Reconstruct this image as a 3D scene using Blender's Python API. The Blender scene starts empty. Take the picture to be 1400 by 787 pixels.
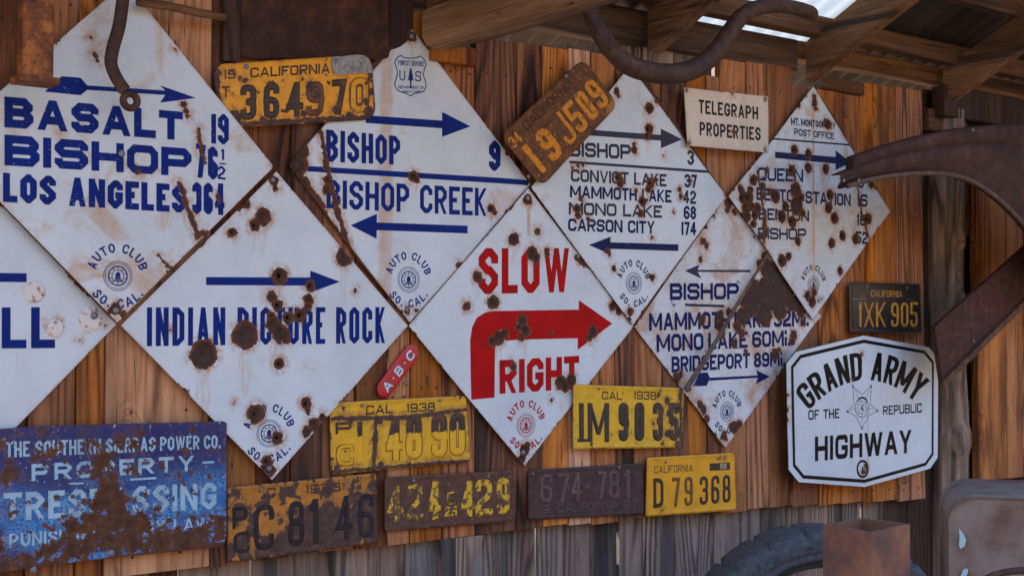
import bpy, math, random
from mathutils import Vector, noise as mn
from mathutils.geometry import delaunay_2d_cdt
random.seed(7)
scene = bpy.context.scene
R = math.radians

# ------------------------------------------------------------------ camera
H = 1.27; D = 2.68; FPX = 1836.0
TH = R(38.0); PH = math.atan((443 - 393.5) / FPX)
cd = bpy.data.cameras.new('camera'); cam = bpy.data.objects.new('camera', cd)
scene.collection.objects.link(cam); scene.camera = cam
cd.sensor_width = 36; cd.lens = FPX / 1400 * 36; cd.clip_start = .05; cd.clip_end = 4000
cam.location = (0, -D, H); cam.rotation_euler = (R(90) + PH, 0, -TH)
cd.dof.use_dof = True; cd.dof.focus_distance = 3.3; cd.dof.aperture_fstop = 9.0
CAM = Vector((0, -D, H))
FW = Vector((math.sin(TH) * math.cos(PH), math.cos(TH) * math.cos(PH), math.sin(PH)))
RT = Vector((math.cos(TH), -math.sin(TH), 0)); UPV = RT.cross(FW)

# ------------------------------------------------------------------ world, sun, exposure
SUN_EL, SUN_AZ = R(52), R(-25)          # behind the wall: azimuth from +Y towards +X
w = bpy.data.worlds.new("World"); scene.world = w; w.use_nodes = True
wn = w.node_tree.nodes; bg = wn['Background']
sky = wn.new('ShaderNodeTexSky'); sky.sky_type = 'NISHITA'; sky.sun_disc = False
sky.sun_elevation = SUN_EL; sky.sun_rotation = SUN_AZ; sky.altitude = 1200; sky.dust_density = .5; sky.ozone_density = 1.0
w.node_tree.links.new(sky.outputs[0], bg.inputs[0]); bg.inputs[1].default_value = .15
sl = bpy.data.lights.new('sun', 'SUN'); sl.energy = 2.3; sl.angle = R(.5); sl.color = (1, .95, .87)
so = bpy.data.objects.new('sun', sl); scene.collection.objects.link(so)
sd = Vector((math.sin(SUN_AZ) * math.cos(SUN_EL), math.cos(SUN_AZ) * math.cos(SUN_EL), math.sin(SUN_EL)))
so.rotation_euler = sd.to_track_quat('Z', 'Y').to_euler(); so.location = (0, 0, 20)
vs = scene.view_settings
vs.view_transform = 'Standard'; vs.look = 'None'; vs.gamma = 1; vs.exposure = 2.32
scene.cycles.max_bounces = 8; scene.cycles.diffuse_bounces = 5; scene.cycles.transparent_max_bounces = 12

# ------------------------------------------------------------------ helpers
def P(px, py, off=0.0):
    """point on the plane y = -off seen at photo pixel (px, py)"""
    d = FW + RT * ((px - 700) / FPX) + UPV * ((393.5 - py) / FPX)
    t = (-off - CAM.y) / d.y
    return CAM + d * t
def PZ(px, py, z):
    """point at distance z along the view axis"""
    d = FW + RT * ((px - 700) / FPX) + UPV * ((393.5 - py) / FPX)
    return CAM + d * z
COL = scene.collection
def empty(name, label, cat, loc=(0, 0, 0), group=None):
    o = bpy.data.objects.new(name, None); COL.objects.link(o); o.location = loc
    o.empty_display_size = .05
    o['label'] = label; o['category'] = cat
    if group: o['group'] = group
    return o
def tag(o, label, cat, group=None):
    o['label'] = label; o['category'] = cat
    if group: o['group'] = group
    return o
def mk(name, verts, faces, mat=None, parent=None, smooth=False, loc=None, nosmooth=()):
    me = bpy.data.meshes.new(name); me.from_pydata([tuple(v) for v in verts], [], faces)
    if smooth:
        ns = set(nosmooth)
        me.polygons.foreach_set('use_smooth', [i not in ns for i in range(len(me.polygons))])
    if mat: me.materials.append(mat)
    me.update()
    o = bpy.data.objects.new(name, me); COL.objects.link(o)
    if parent: o.parent = parent
    if loc is not None: o.location = loc
    return o
def copy_part(src, parent, loc=None, mat=None):
    o = src.copy(); COL.objects.link(o); o.parent = parent
    if loc is not None: o.location = loc
    return o

class NT:
    def __init__(s, tree): s.t = tree
    def n(s, ty, **k):
        x = s.t.nodes.new('ShaderNode' + ty)
        for a, b in k.items(): setattr(x, a, b)
        return x
    def put(s, sock, v):
        if isinstance(v, bpy.types.NodeSocket): s.t.links.new(v, sock)
        elif isinstance(v, (tuple, list)) and len(v) == 3 and sock.type == 'RGBA': sock.default_value = (*v, 1)
        else: sock.default_value = v
    def m(s, op, a, b=None, c=None, clamp=False):
        x = s.n('Math', operation=op, use_clamp=clamp); s.put(x.inputs[0], a)
        if b is not None: s.put(x.inputs[1], b)
        if c is not None: s.put(x.inputs[2], c)
        return x.outputs[0]
    def v(s, op, a, b=None):
        x = s.n('VectorMath', operation=op); s.put(x.inputs[0], a)
        if b is not None: s.put(x.inputs[1], b)
        return x.outputs['Value'] if op in ('DISTANCE', 'DOT_PRODUCT', 'LENGTH') else x.outputs[0]
    def noise(s, co, scale, detail=3, rough=.55, dist=0, col=False):
        x = s.n('TexNoise'); s.put(x.inputs['Vector'], co); x.inputs['Scale'].default_value = scale
        x.inputs['Detail'].default_value = detail; x.inputs['Roughness'].default_value = rough
        x.inputs['Distortion'].default_value = dist
        return x.outputs['Color' if col else 'Fac']
    def ss(s, a, lo, hi, tlo=0., thi=1.):
        x = s.n('MapRange', interpolation_type='SMOOTHSTEP'); s.put(x.inputs[0], a)
        for i, q in enumerate((lo, hi, tlo, thi)): s.put(x.inputs[i + 1], q)
        return x.outputs[0]
    def mix(s, f, a, b):
        x = s.n('Mix', data_type='RGBA'); s.put(x.inputs[0], f); s.put(x.inputs[6], a); s.put(x.inputs[7], b)
        return x.outputs[2]
    def ramp(s, f, stops):
        x = s.n('ValToRGB'); s.put(x.inputs[0], f); e = x.color_ramp.elements
        while len(e) < len(stops): e.new(.5)
        for i, (p, c) in enumerate(stops): e[i].position = p; e[i].color = (*c, 1)
        return x.outputs[0]
    def bump(s, h, strength, dist, nrm=None):
        x = s.n('Bump'); x.inputs['Strength'].default_value = strength; x.inputs['Distance'].default_value = dist
        s.put(x.inputs['Height'], h)
        if nrm is not None: s.put(x.inputs['Normal'], nrm)
        return x.outputs[0]
def material(name):
    m = bpy.data.materials.new(name); m.use_nodes = True
    nt = NT(m.node_tree); b = m.node_tree.nodes['Principled BSDF']
    return m, nt, b
def objco(nt):
    return nt.n('TexCoord').outputs['Object']

def rust_col(nt, co, dark=0.0):
    n = nt.noise(co, 55, 5, .65)
    c = nt.ramp(n, [(.3, (.040, .022, .019)), (.5, (.075, .040, .031)), (.62, (.115, .058, .037)), (.8, (.25, .11, .04))])
    return nt.mix(dark, c, (.03, .016, .013)) if dark else c

# damage: distance field to rust spots / chipped edges / noise patches, in the local frame of the sign
def damage_group(name, spots, edges=(), edge_amp=.012, warp=.006, patch=None, seed=0., islands=None):
    g = bpy.data.node_groups.new(name, 'ShaderNodeTree')
    for nm in ('Rust', 'Halo', 'Field', 'Drip'): g.interface.new_socket(nm, in_out='OUTPUT', socket_type='NodeSocketFloat')
    nt = NT(g); out = g.nodes.new('NodeGroupOutput')
    co = nt.v('ADD', objco(nt), (seed, 0, seed * .7)); base = objco(nt)
    n1 = nt.noise(co, 45, 2, .6, col=True); n2 = nt.noise(co, 230, 4, .72, col=True)
    a = nt.v('MULTIPLY', nt.v('SUBTRACT', n1, (.5, .5, .5)), (warp * 2, 0, warp * 2))
    b = nt.v('MULTIPLY', nt.v('SUBTRACT', n2, (.5, .5, .5)), (warp * 1.25, 0, warp * 1.25))
    c2 = nt.v('MULTIPLY', nt.v('ADD', nt.v('ADD', base, a), b), (1, 0, 1))
    f = None
    def mn_(x):
        nonlocal f
        f = x if f is None else nt.m('MINIMUM', f, x)
    for (x, z, r) in spots:
        mn_(nt.m('SUBTRACT', nt.v('DISTANCE', c2, (x, 0, z)), r))
    fs_ = f
    if islands:
        f = nt.m('MAXIMUM', f, nt.m('MULTIPLY', nt.m('SUBTRACT', nt.noise(co, islands[0], 6, .65), islands[1]), .05))
    if edges:
        ebase = base if edge_amp else c2
        en = nt.noise(co, 13, 5, .78)
        amp = nt.m('MULTIPLY', nt.m('SUBTRACT', en, .57, clamp=True), edge_amp * 11)
        e = None
        for (px, pz, nx, nz) in edges:
            d = nt.v('DOT_PRODUCT', nt.v('SUBTRACT', ebase, (px, 0, pz)), (nx, 0, nz))
            e = d if e is None else nt.m('MINIMUM', e, d)
        mn_(nt.m('SUBTRACT', nt.m('SUBTRACT', e, amp), .0004))
    if patch:
        sc, thr, k = patch
        pn = nt.noise(co, sc, 6, .62)
        mn_(nt.m('MULTIPLY', nt.m('SUBTRACT', thr, pn), k))
    hf = f
    if edges and fs_ is not None: hf = nt.m('MINIMUM', fs_, nt.m('ADD', f, .009))
    if f is None: f = nt.m('ADD', 1.0, 0.0)
    if hf is None: hf = f
    nt.put(out.inputs['Field'], f)
    nt.put(out.inputs['Rust'], nt.ss(f, -.0004, .0006, 1, 0))
    big = sorted([q for q in spots if q[2] > .0095], key=lambda q: -q[2])[:14]; dr = None
    for (x, z, r) in big:
        d = nt.m('SUBTRACT', nt.v('DISTANCE', nt.v('MULTIPLY', c2, (1, 0, .24)), (x, 0, (z - r * 2.2) * .24)), r * .62)
        dr = d if dr is None else nt.m('MINIMUM', dr, d)
    if dr is not None: nt.put(out.inputs['Drip'], nt.m('MULTIPLY', nt.ss(dr, -.006, .001, 1, 0), nt.ss(nt.noise(nt.v('MULTIPLY', co, (1, 1, .12)), 160, 3), .35, .65)))
    hn = nt.noise(co, 70, 3)
    nt.put(out.inputs['Halo'], nt.m('MULTIPLY', nt.ss(hf, 0, .019, 1, 0), nt.ss(hn, .3, .7)))
    return g
def use(nt, g):
    x = nt.n('Group'); x.node_tree = g
    return x.outputs['Rust'], x.outputs['Halo'], x.outputs['Field']

def enamel_mat(name, g, base=(.61, .72, .78), stain=.3, stain_col=(.46, .27, .11), speck=.0, bands=(), seed=0., mottle=None):
    m, nt, b = material(name); co = objco(nt)
    cs = nt.v('ADD', co, (seed, seed, 0))
    rust, halo, field = use(nt, g); drip = [n_ for n_ in nt.t.nodes if n_.type == 'GROUP'][-1].outputs['Drip']
    c = nt.mix(nt.ss(nt.noise(cs, 6, 4), .35, .75), base, tuple(q * .86 for q in base))
    if mottle: c = mottle(nt, co, c)
    # brown water stains: cloudy, plus run-downs
    cl = nt.noise(cs, 9, 6, .68, .6)
    st = nt.m('MULTIPLY', nt.ss(cl, .66 - stain * .26, .86 - stain * .2), .75)
    run = nt.noise(nt.v('MULTIPLY', cs, (45, 1, 2.2)), 1, 3)
    st2 = nt.m('MULTIPLY', nt.ss(run, .62, .8), nt.m('MULTIPLY', nt.ss(cl, .45, .65), .35 + stain * .3))
    if not mottle: c = nt.mix(nt.m('MAXIMUM', st, st2), c, stain_col)
    for (x, hw, z0, z1, k) in bands:
        sx = nt.n('SeparateXYZ'); nt.put(sx.inputs[0], co)
        wob = nt.m('MULTIPLY', nt.m('SUBTRACT', nt.noise(cs, 20, 3), .5), hw * 1.2)
        dx = nt.m('ABSOLUTE', nt.m('SUBTRACT', nt.m('ADD', sx.outputs[0], wob), x))
        f = nt.m('MULTIPLY', nt.ss(dx, hw * .5, hw * 1.2, 1, 0),
                 nt.m('MULTIPLY', nt.ss(sx.outputs[2], z0, z0 + .02), nt.ss(sx.outputs[2], z1 - .02, z1, 1, 0)))
        c = nt.mix(nt.m('MULTIPLY', f, nt.m('MULTIPLY', nt.ss(nt.noise(cs, 30, 4), .2, .7, .4, 1), k)), c, stain_col)
    if not mottle: c = nt.mix(nt.m('MULTIPLY', drip, .32), c, (.46, .25, .10))
    c = nt.mix(nt.m('MULTIPLY', halo, .85 if not mottle else .25), c, (.42, .19, .065))
    # fine chips
    vo = nt.noise(cs, 170, 2, .5)
    chip = nt.ss(vo, .77 - speck, .79 - speck)
    rc = nt.mix(nt.ss(field, -.012, -.001, 1, 0), nt.mix(.35, rust_col(nt, cs), (.19, .075, .03)), rust_col(nt, cs, .25))
    rc = nt.mix(nt.ss(field, -.016, -.008, .6, 0), rc, nt.mix(nt.noise(cs, 120, 3), (.03, .024, .024), (.12, .09, .08)))
    dmg = nt.m('MAXIMUM', rust, nt.m('MULTIPLY', chip, .8))
    c = nt.mix(dmg, c, rc)
    nt.put(b.inputs['Base Color'], c)
    gr = nt.noise(cs, 25, 4)
    nt.put(b.inputs['Roughness'], nt.m('MAXIMUM', nt.ss(gr, .3, .8, .2, .42), nt.m('MULTIPLY', rust, .78)))
    nt.put(b.inputs['Specular IOR Level'], nt.m('SUBTRACT', .38, nt.m('MULTIPLY', rust, .3)))
    h = nt.m('ADD', nt.m('MULTIPLY', nt.noise(cs, 260, 3), nt.m('ADD', .03, nt.m('MULTIPLY', rust, .7))), nt.m('MULTIPLY', nt.m('SUBTRACT', 1, rust), .9))
    nt.put(b.inputs['Normal'], nt.bump(h, .6, .0007))
    return m
def letter_mat(name, g, col, seed=0., chip=.0, rough=.3):
    m, nt, b = material(name); co = objco(nt); cs = nt.v('ADD', co, (seed, seed, 0))
    rust, halo, field = use(nt, g)
    c = nt.mix(nt.ss(nt.noise(cs, 18, 4), .3, .8), col, tuple(q * .7 + .003 for q in col))
    c = nt.mix(nt.m('MULTIPLY', halo, .2), c, (.08, .035, .02))
    nt.put(b.inputs['Base Color'], c); b.inputs['Roughness'].default_value = rough; b.inputs['Specular IOR Level'].default_value = .05
    ch = nt.ss(nt.noise(cs, 240, 3, .6), .70 - chip, .73 - chip)
    ch2 = nt.ss(nt.noise(cs, 60, 5, .7), .70 - chip, .73 - chip)
    tr = nt.n('BsdfTransparent'); mx = nt.n('MixShader')
    nt.put(mx.inputs[0], nt.m('MAXIMUM', rust, nt.m('MAXIMUM', ch, ch2)))
    nt.t.links.new(b.outputs[0], mx.inputs[1]); nt.t.links.new(tr.outputs[0], mx.inputs[2])
    nt.t.links.new(mx.outputs[0], nt.t.nodes['Material Output'].inputs[0])
    return m
def plate_mat(name, g, base, seed=0., wear=None, wear_col=None, dull=.5, tint=(.16, .06, .02), rough=.5, rustc=None):
    """painted pressed plate: paint colour `base`, faded to `wear_col` where wear group says, rust by g"""
    m, nt, b = material(name); co = objco(nt); cs = nt.v('ADD', co, (seed, seed, 0))
    rust, halo, field = use(nt, g)
    c = base
    c = nt.mix(nt.ss(nt.noise(cs, 22, 5), .3, .75, 0, dull), c, tuple(q * .62 for q in base))
    if wear is not None:
        wr, wh, wf = use(nt, wear)
        c = nt.mix(wr, c, wear_col)
    c = nt.mix(nt.m('MULTIPLY', halo, .8), c, tint)
    ch = nt.ss(nt.noise(cs, 190, 4, .6), .66, .70)
    c = nt.mix(nt.m('MULTIPLY', ch, .7), c, (.10, .045, .02))
    rc = rustc(nt, cs) if rustc else rust_col(nt, cs)
    c = nt.mix(rust, c, rc)
    nt.put(b.inputs['Base Color'], c)
    nt.put(b.inputs['Roughness'], nt.ss(rust, 0, 1, rough, .8))
    h = nt.m('MULTIPLY', nt.noise(cs, 300, 4, .6), nt.m('ADD', .25, rust))
    nt.put(b.inputs['Normal'], nt.bump(h, .5, .0007))
    return m
def rusty_metal(name, dark=(.035, .017, .013), mid=(.085, .036, .022), hi=(.26, .10, .035), scale=30, rough=.72, hi_pos=.72, metal=0, bump=.001, paint=None):
    m, nt, b = material(name); co = objco(nt)
    n = nt.noise(co, scale, 6, .68)
    c = nt.ramp(n, [(.32, dark), (.52, mid), (hi_pos, hi)])
    c = nt.mix(nt.ss(nt.noise(co, scale * .25, 4), .45, .7, 0, .5), c, dark)
    if paint: c = paint(nt, co, c)
    nt.put(b.inputs['Base Color'], c); b.inputs['Roughness'].default_value = rough; b.inputs['Metallic'].default_value = metal; b.inputs['Specular IOR Level'].default_value = .25
    nt.put(b.inputs['Normal'], nt.bump(nt.noise(co, scale * 6, 4, .6), .6, bump))
    return m
def wood(name, cols, grey=.0, axis='z', contrast=1., streak=.5, rough=.75, scale=1., knots=.5):
    """grain contour lines of a stretched noise; cols = dark, mid, light"""
    m, nt, b = material(name); co = objco(nt)
    oi = nt.n('ObjectInfo'); rnd = oi.outputs['Random']
    st = {'z': (1, 1, .07), 'x': (.07, 1, 1), 'y': (1, .07, 1)}[axis]
    rv = nt.n('CombineXYZ')
    for i in range(3): nt.put(rv.inputs[i], nt.m('MULTIPLY', rnd, 37.0 + 11 * i))
    p = nt.v('ADD', nt.v('MULTIPLY', co, st), rv.outputs[0])
    tone = nt.noise(p, 6 * scale, 3, .6)
    big = nt.noise(p, 4.5 * scale, 1, .4, .1)
    kst = {'z': (1, 1, .45), 'x': (.45, 1, 1), 'y': (1, .45, 1)}[axis]
    kp = nt.v('ADD', nt.v('MULTIPLY', co, kst), rv.outputs[0])
    vr = nt.n('TexVoronoi', feature='F1'); nt.put(vr.inputs['Vector'], kp); vr.inputs['Scale'].default_value = 4.2
    kd = vr.outputs['Distance']
    kb = nt.ss(kd, .02, .22, knots * .30, 0)
    wob = nt.m('MULTIPLY', nt.noise(p, 30, 2), .02)
    ring = nt.m('SINE', nt.m('MULTIPLY', nt.m('ADD', nt.m('ADD', big, kb), wob), 230))
    ring = nt.m('POWER', nt.m('ADD', nt.m('MULTIPLY', ring, .5), .5), 2.2)
    ring = nt.m('MULTIPLY', ring, nt.ss(nt.noise(p, 8, 2), .35, .65))
    fs = {'z': (1, 1, .4), 'x': (.4, 1, 1), 'y': (1, .4, 1)}[axis]
    fib = nt.noise(nt.v('MULTIPLY', p, fs), 240, 3, .7)
    fine = nt.noise(p, 70, 4, .75)
    t = nt.m('ADD', nt.m('MULTIPLY', tone, .45), nt.m('ADD', nt.m('MULTIPLY', ring, .16 * contrast), nt.m('ADD', nt.m('MULTIPLY', fine, .32), nt.m('MULTIPLY', fib, .26))))
    c = nt.ramp(t, [(.40, cols[2]), (.54, cols[1]), (.72, cols[0])])
    hs = nt.n('HueSaturation'); nt.put(hs.inputs['Color'], c)
    nt.put(hs.inputs['Value'], nt.m('ADD', .62, nt.m('MULTIPLY', rnd, .68)))
    nt.put(hs.inputs['Saturation'], nt.m('ADD', .85, nt.m('MULTIPLY', nt.m('FRACT', nt.m('MULTIPLY', rnd, 7.3)), .25)))
    c = hs.outputs[0]
    lowf = nt.noise(nt.v('MULTIPLY', p, {'z': (1, 1, 3), 'x': (3, 1, 1), 'y': (1, 3, 1)}[axis]), 7, 4, .65)
    c = nt.mix(nt.ss(lowf, .50, .72, 0, .72), c, nt.mix(.5, cols[0], (.035, .013, .007)))
    crk = nt.noise(nt.v('MULTIPLY', p, {'z': (1, 1, .35), 'x': (.35, 1, 1), 'y': (1, .35, 1)}[axis]), 60, 2, .5)
    crack = nt.ss(nt.m('ABSOLUTE', nt.m('SUBTRACT', crk, .5)), .0, .012, 1, 0)
    crack = nt.m('MULTIPLY', crack, nt.ss(nt.noise(p, 11, 2), .52, .60))
    c = nt.mix(nt.m('MULTIPLY', crack, .9), c, (.010, .006, .004))
    # dark vertical weather streaks and grey bleaching
    sp = nt.noise(nt.v('MULTIPLY', p, {'z': (1, 1, .55), 'x': (.55, 1, 1), 'y': (1, .55, 1)}[axis]), 16, 4, .65)
    c = nt.mix(nt.m('MULTIPLY', nt.ss(sp, .51, .66), streak), c, (.018, .014, .013))
    if grey:
        gp = nt.noise(p, 9, 4, .6)
        c = nt.mix(nt.m('MULTIPLY', nt.ss(gp, .35, .62), grey), c, nt.mix(fine, (.30, .29, .28), (.12, .115, .115)))
    c = nt.mix(nt.m('MULTIPLY', nt.ss(kd, .04, .115, 1, 0), min(1, knots * 1.5)), c, (.03, .013, .008))
    nt.put(b.inputs['Base Color'], c); b.inputs['Roughness'].default_value = rough
    b.inputs['Specular IOR Level'].default_value = .3
    h = nt.m('ADD', nt.m('MULTIPLY', nt.m('SUBTRACT', nt.m('MULTIPLY', ring, .4), nt.m('MULTIPLY', crack, 1.5)), 1.0), nt.m('ADD', nt.m('MULTIPLY', fine, .9), fib))
    nt.put(b.inputs['Normal'], nt.bump(h, .7, .0016))
    return m

# ---- meshes
def inside(p, poly):
    x, y = p; c = False; j = len(poly) - 1
    for i in range(len(poly)):
        xi, yi = poly[i]; xj, yj = poly[j]
        if (yi > y) != (yj > y) and x < (xj - xi) * (y - yi) / (yj - yi) + xi: c = not c
        j = i
    return c
def segd(p, a, b):
    ax, ay = a; bx, by = b; dx, dy = bx - ax, by - ay; l = dx * dx + dy * dy
    t = 0 if l == 0 else max(0, min(1, ((p[0] - ax) * dx + (p[1] - ay) * dy) / l))
    return math.hypot(p[0] - ax - t * dx, p[1] - ay - t * dy)
def edist(p, poly): return min(segd(p, poly[i - 1], poly[i]) for i in range(len(poly)))
def resample(poly, sp, jit=0.):
    out = []
    for i in range(len(poly)):
        a = poly[i]; b = poly[(i + 1) % len(poly)]; L = math.hypot(b[0] - a[0], b[1] - a[1]); n = max(1, int(round(L / sp)))
        for k in range(n):
            t = k / n; x = a[0] + (b[0] - a[0]) * t; y = a[1] + (b[1] - a[1]) * t
            if jit and k:
                q = jit * (mn.noise(Vector((x * 60, y * 60, 3))) * 1.2 + mn.noise(Vector((x * 220, y * 220, 9))) * .6)
                x += -(b[1] - a[1]) / L * q; y += (b[0] - a[0]) / L * q
            out.append((x, y))
    return out
def sheet(name, poly, hfun, mat, parent, sp=.012, th=.0022, jit=0., dense=(), holes=(), extra=(), rim=True, margin=.45):
    """poly in local (x, z), hfun(x, z) = height towards the viewer"""
    bd = resample(poly, sp, jit); n = len(bd)
    xs = [p[0] for p in bd]; ys = [p[1] for p in bd]
    pts = list(bd); cand = []
    y = min(ys); row = 0
    while y < max(ys):
        x = min(xs) + (row % 2) * sp * .5
        while x < max(xs): cand.append((x, y)); x += sp
        y += sp * .866; row += 1
    cand = [p for p in cand if not any(math.hypot(p[0] - q[0], p[1] - q[1]) < q[2] * 1.3 for q in dense)]
    for (cx, cz, r) in dense:
        for rr, k in ((.0, 1), (.12, 6), (.25, 8), (.5, 12), (.8, 14), (1.15, 16)):
            for i in range(k): cand.append((cx + r * rr * math.cos(i * 6.2832 / k + rr), cz + r * rr * math.sin(i * 6.2832 / k + rr)))
    cand += list(extra)
    for p in cand:
        if inside(p, bd) and edist(p, poly) > sp * margin: pts.append(p)
    if extra:
        for p in extra: 
            if inside(p, bd): pts.append(p)
    vo, eo, fo, _, _, _ = delaunay_2d_cdt([Vector(p) for p in pts], [], [list(range(n))], 1, 1e-5)
    V = [(v.x, -hfun(v.x, v.y), v.y) for v in vo]; F = []
    for f in fo:
        f = list(f)
        cx = sum(vo[i].x for i in f) / len(f); cz = sum(vo[i].y for i in f) / len(f)
        if any(math.hypot(cx - h[0], cz - h[1]) < h[2] for h in holes): continue
        a = sum(vo[f[i - 1]].x * vo[f[i]].y - vo[f[i]].x * vo[f[i - 1]].y for i in range(len(f)))
        F.append(f if a > 0 else f[::-1])
    ns = []
    if rim:
        cnt = {}
        for f in F:
            for i in range(len(f)):
                e = (f[i - 1], f[i])
                if (e[1], e[0]) in cnt: del cnt[(e[1], e[0])]
                else: cnt[e] = 1
        for (a, b) in cnt:
            k = len(V); va, vb = V[a], V[b]
            V += [va, vb, (vb[0], vb[1] + th, vb[2]), (va[0], va[1] + th, va[2])]
            ns.append(len(F)); F.append([k, k + 3, k + 2, k + 1])
    return mk(name, V, F, mat, parent, smooth=True, nosmooth=ns)

# ---- stroke lettering
GL = {}
def G(ch, w, *st): GL[ch] = (w, st)
O = [(0, 0, 1), (1, 0, 1), (1, 1, 1), (0, 1, 1), (0, 0, 1)]
VL = [(0, 0), (0, 1)]
G('A', 1.1, [(0, 0), (.5, 1)], [(1, 0), (.5, 1)], [(.2, .27), (.8, .27)])
G('B', 1, VL, [(0, 0), (1, 0, 1), (1, .52, 1), (0, .52)], [(0, .52), (.97, .52, 1), (.97, 1, 1), (0, 1)])
G('C', 1, [(1, .68), (1, 1, 1), (0, 1, 1), (0, 0, 1), (1, 0, 1), (1, .32)])
G('D', 1, VL, [(0, 0), (1, 0, 1), (1, 1, 1), (0, 1)])
G('E', .9, VL, [(0, 0), (1, 0)], [(0, .52), (.85, .52)], [(0, 1), (1, 1)])
G('F', .9, VL, [(0, .52), (.85, .52)], [(0, 1), (1, 1)])
G('G', 1, [(1, .7), (1, 1, 1), (0, 1, 1), (0, 0, 1), (1, 0, 1), (1, .46), (.5, .46)])
G('H', 1, VL, [(1, 0), (1, 1)], [(0, .5), (1, .5)])
G('I', 0, [(.5, 0), (.5, 1)])
G('J', .9, [(1, 1), (1, 0, 1), (0, 0, 1), (0, .3)])
G('K', 1.02, VL, [(0, .38), (1, 1)], [(.28, .52), (1, 0)])
G('L', .85, VL, [(0, 0), (1, 0)])
G('M', 1.35, VL, [(1, 0), (1, 1)], [(0, 1), (.5, .12)], [(1, 1), (.5, .12)])
G('N', 1.05, VL, [(1, 0), (1, 1)], [(0, 1), (1, 0)])
G('O', 1, O); G('0', 1, O)
G('P', 1, VL, [(0, .44), (1, .44, 1), (1, 1, 1), (0, 1)])
G('Q', 1, O, [(.55, .3), (1, 0)])
G('R', 1, VL, [(0, .46), (1, .46, 1), (1, 1, 1), (0, 1)], [(.45, .46), (1, 0)])
G('S', 1, [(1, .7), (1, 1, 1), (0, 1, 1), (0, .52, 1), (1, .52, 1), (1, 0, 1), (0, 0, 1), (0, .3)])
G('T', .95, [(0, 1), (1, 1)], [(.5, 0), (.5, 1)])
G('U', 1, [(0, 1), (0, 0, 1), (1, 0, 1), (1, 1)])
G('V', 1.05, [(0, 1), (.5, 0)], [(1, 1), (.5, 0)])
G('W', 1.5, [(0, 1), (.25, 0)], [(.5, 1), (.25, 0)], [(.5, 1), (.75, 0)], [(1, 1), (.75, 0)])
G('X', 1.05, [(0, 1), (1, 0)], [(1, 1), (0, 0)])
G('Y', 1.05, [(0, 1), (.5, .42)], [(1, 1), (.5, .42)], [(.5, 0), (.5, .5)])
G('Z', 1, [(0, 1), (1, 1)], [(1, 1), (0, 0)], [(0, 0), (1, 0)])
G('1', .34, [(.8, 0), (.8, 1)], [(0, .80), (.8, 1)])
G('2', 1, [(0, .72), (0, 1, 1), (1, 1, 1), (1, .55, 1), (0, .24, 1), (0, 0), (1, 0)])
G('3', 1, [(0, .75), (0, 1, 1), (1, 1, 1), (1, .52, 1), (.35, .52)], [(.35, .52), (1, .52, 1), (1, 0, 1), (0, 0, 1), (0, .25)])
G('4', 1.05, [(.72, 0), (.72, 1)], [(.72, 1), (0, .28)], [(0, .27), (1, .27)])
G('5', 1, [(1, 1), (0, 1), (0, .56), (1, .56, 1), (1, 0, 1), (0, 0, 1), (0, .25)])
G('6', 1, [(1, .75), (1, 1, 1), (0, 1, 1), (0, 0, 1), (1, 0, 1), (1, .54, 1), (0, .54)])
G('7', .95, [(0, 1), (1, 1), (.35, 0)])
G('8', 1, [(0, 0, 1), (1, 0, 1), (1, .52, 1), (0, .52, 1), (0, 0, 1)], [(.05, .52, 1), (.95, .52, 1), (.95, 1, 1), (.05, 1, 1), (.05, .52, 1)])
G('9', 1, [(0, .25), (0, 0, 1), (1, 0, 1), (1, 1, 1), (0, 1, 1), (0, .46, 1), (1, .46)])
G('i', 0, [(.5, 0), (.5, .62)], [(.5, .8), (.5, 1)])
G('.', 0, [(.5, 0), (.5, .17)])
G('-', .5, [(0, .5), (1, .5)])
G('·', 0, [(.5, .42), (.5, .58)])
G("'", 0, [(.5, .8), (.5, 1)])
def stroke(V, F, pts, t, closed, prof, fn, zoff=0., hcut=True):
    n = len(pts); rows = []
    for i in range(n):
        p = pts[i]; a = pts[i - 1] if (i > 0 or closed) else None; b = pts[(i + 1) % n] if (i < n - 1 or closed) else None
        def nd(u, v):
            dx, dy = v[0] - u[0], v[1] - u[1]; L = math.hypot(dx, dy) or 1e-9
            return dx / L, dy / L
        if a and b:
            d1 = nd(a, p); d2 = nd(p, b); nx, ny = -(d1[1] + d2[1]), d1[0] + d2[0]; L = math.hypot(nx, ny) or 1e-9; nx /= L; ny /= L
            k = 1 / max(.45, nx * -d1[1] + ny * d1[0])
            rows.append([(p[0] + nx * k * o * t, p[1] + ny * k * o * t, h) for o, h in prof])
        else:
            d = nd(a, p) if a else nd(p, b); nx, ny = -d[1], d[0]; r = []
            for o, h in prof:
                x, y = p[0] + nx * o * t, p[1] + ny * o * t
                if hcut and abs(d[1]) > .35 and abs(d[0]) > .02:
                    s = (p[1] - y) / d[1]; x += d[0] * s; y += d[1] * s
                r.append((x, y, h))
            rows.append(r)
    base = len(V); m = len(prof)
    for r in rows:
        for (x, y, h) in r: V.append(fn(x, y, h + zoff))
    for i in range(n if closed else n - 1):
        j = (i + 1) % n
        for k in range(m - 1):
            F.append([base + i * m + k, base + i * m + k + 1, base + j * m + k + 1, base + j * m + k][::-1])
    if m > 2 and not closed:
        F.append([base + k for k in range(m)]); F.append([base + (n - 1) * m + k for k in range(m)][::-1])
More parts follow.
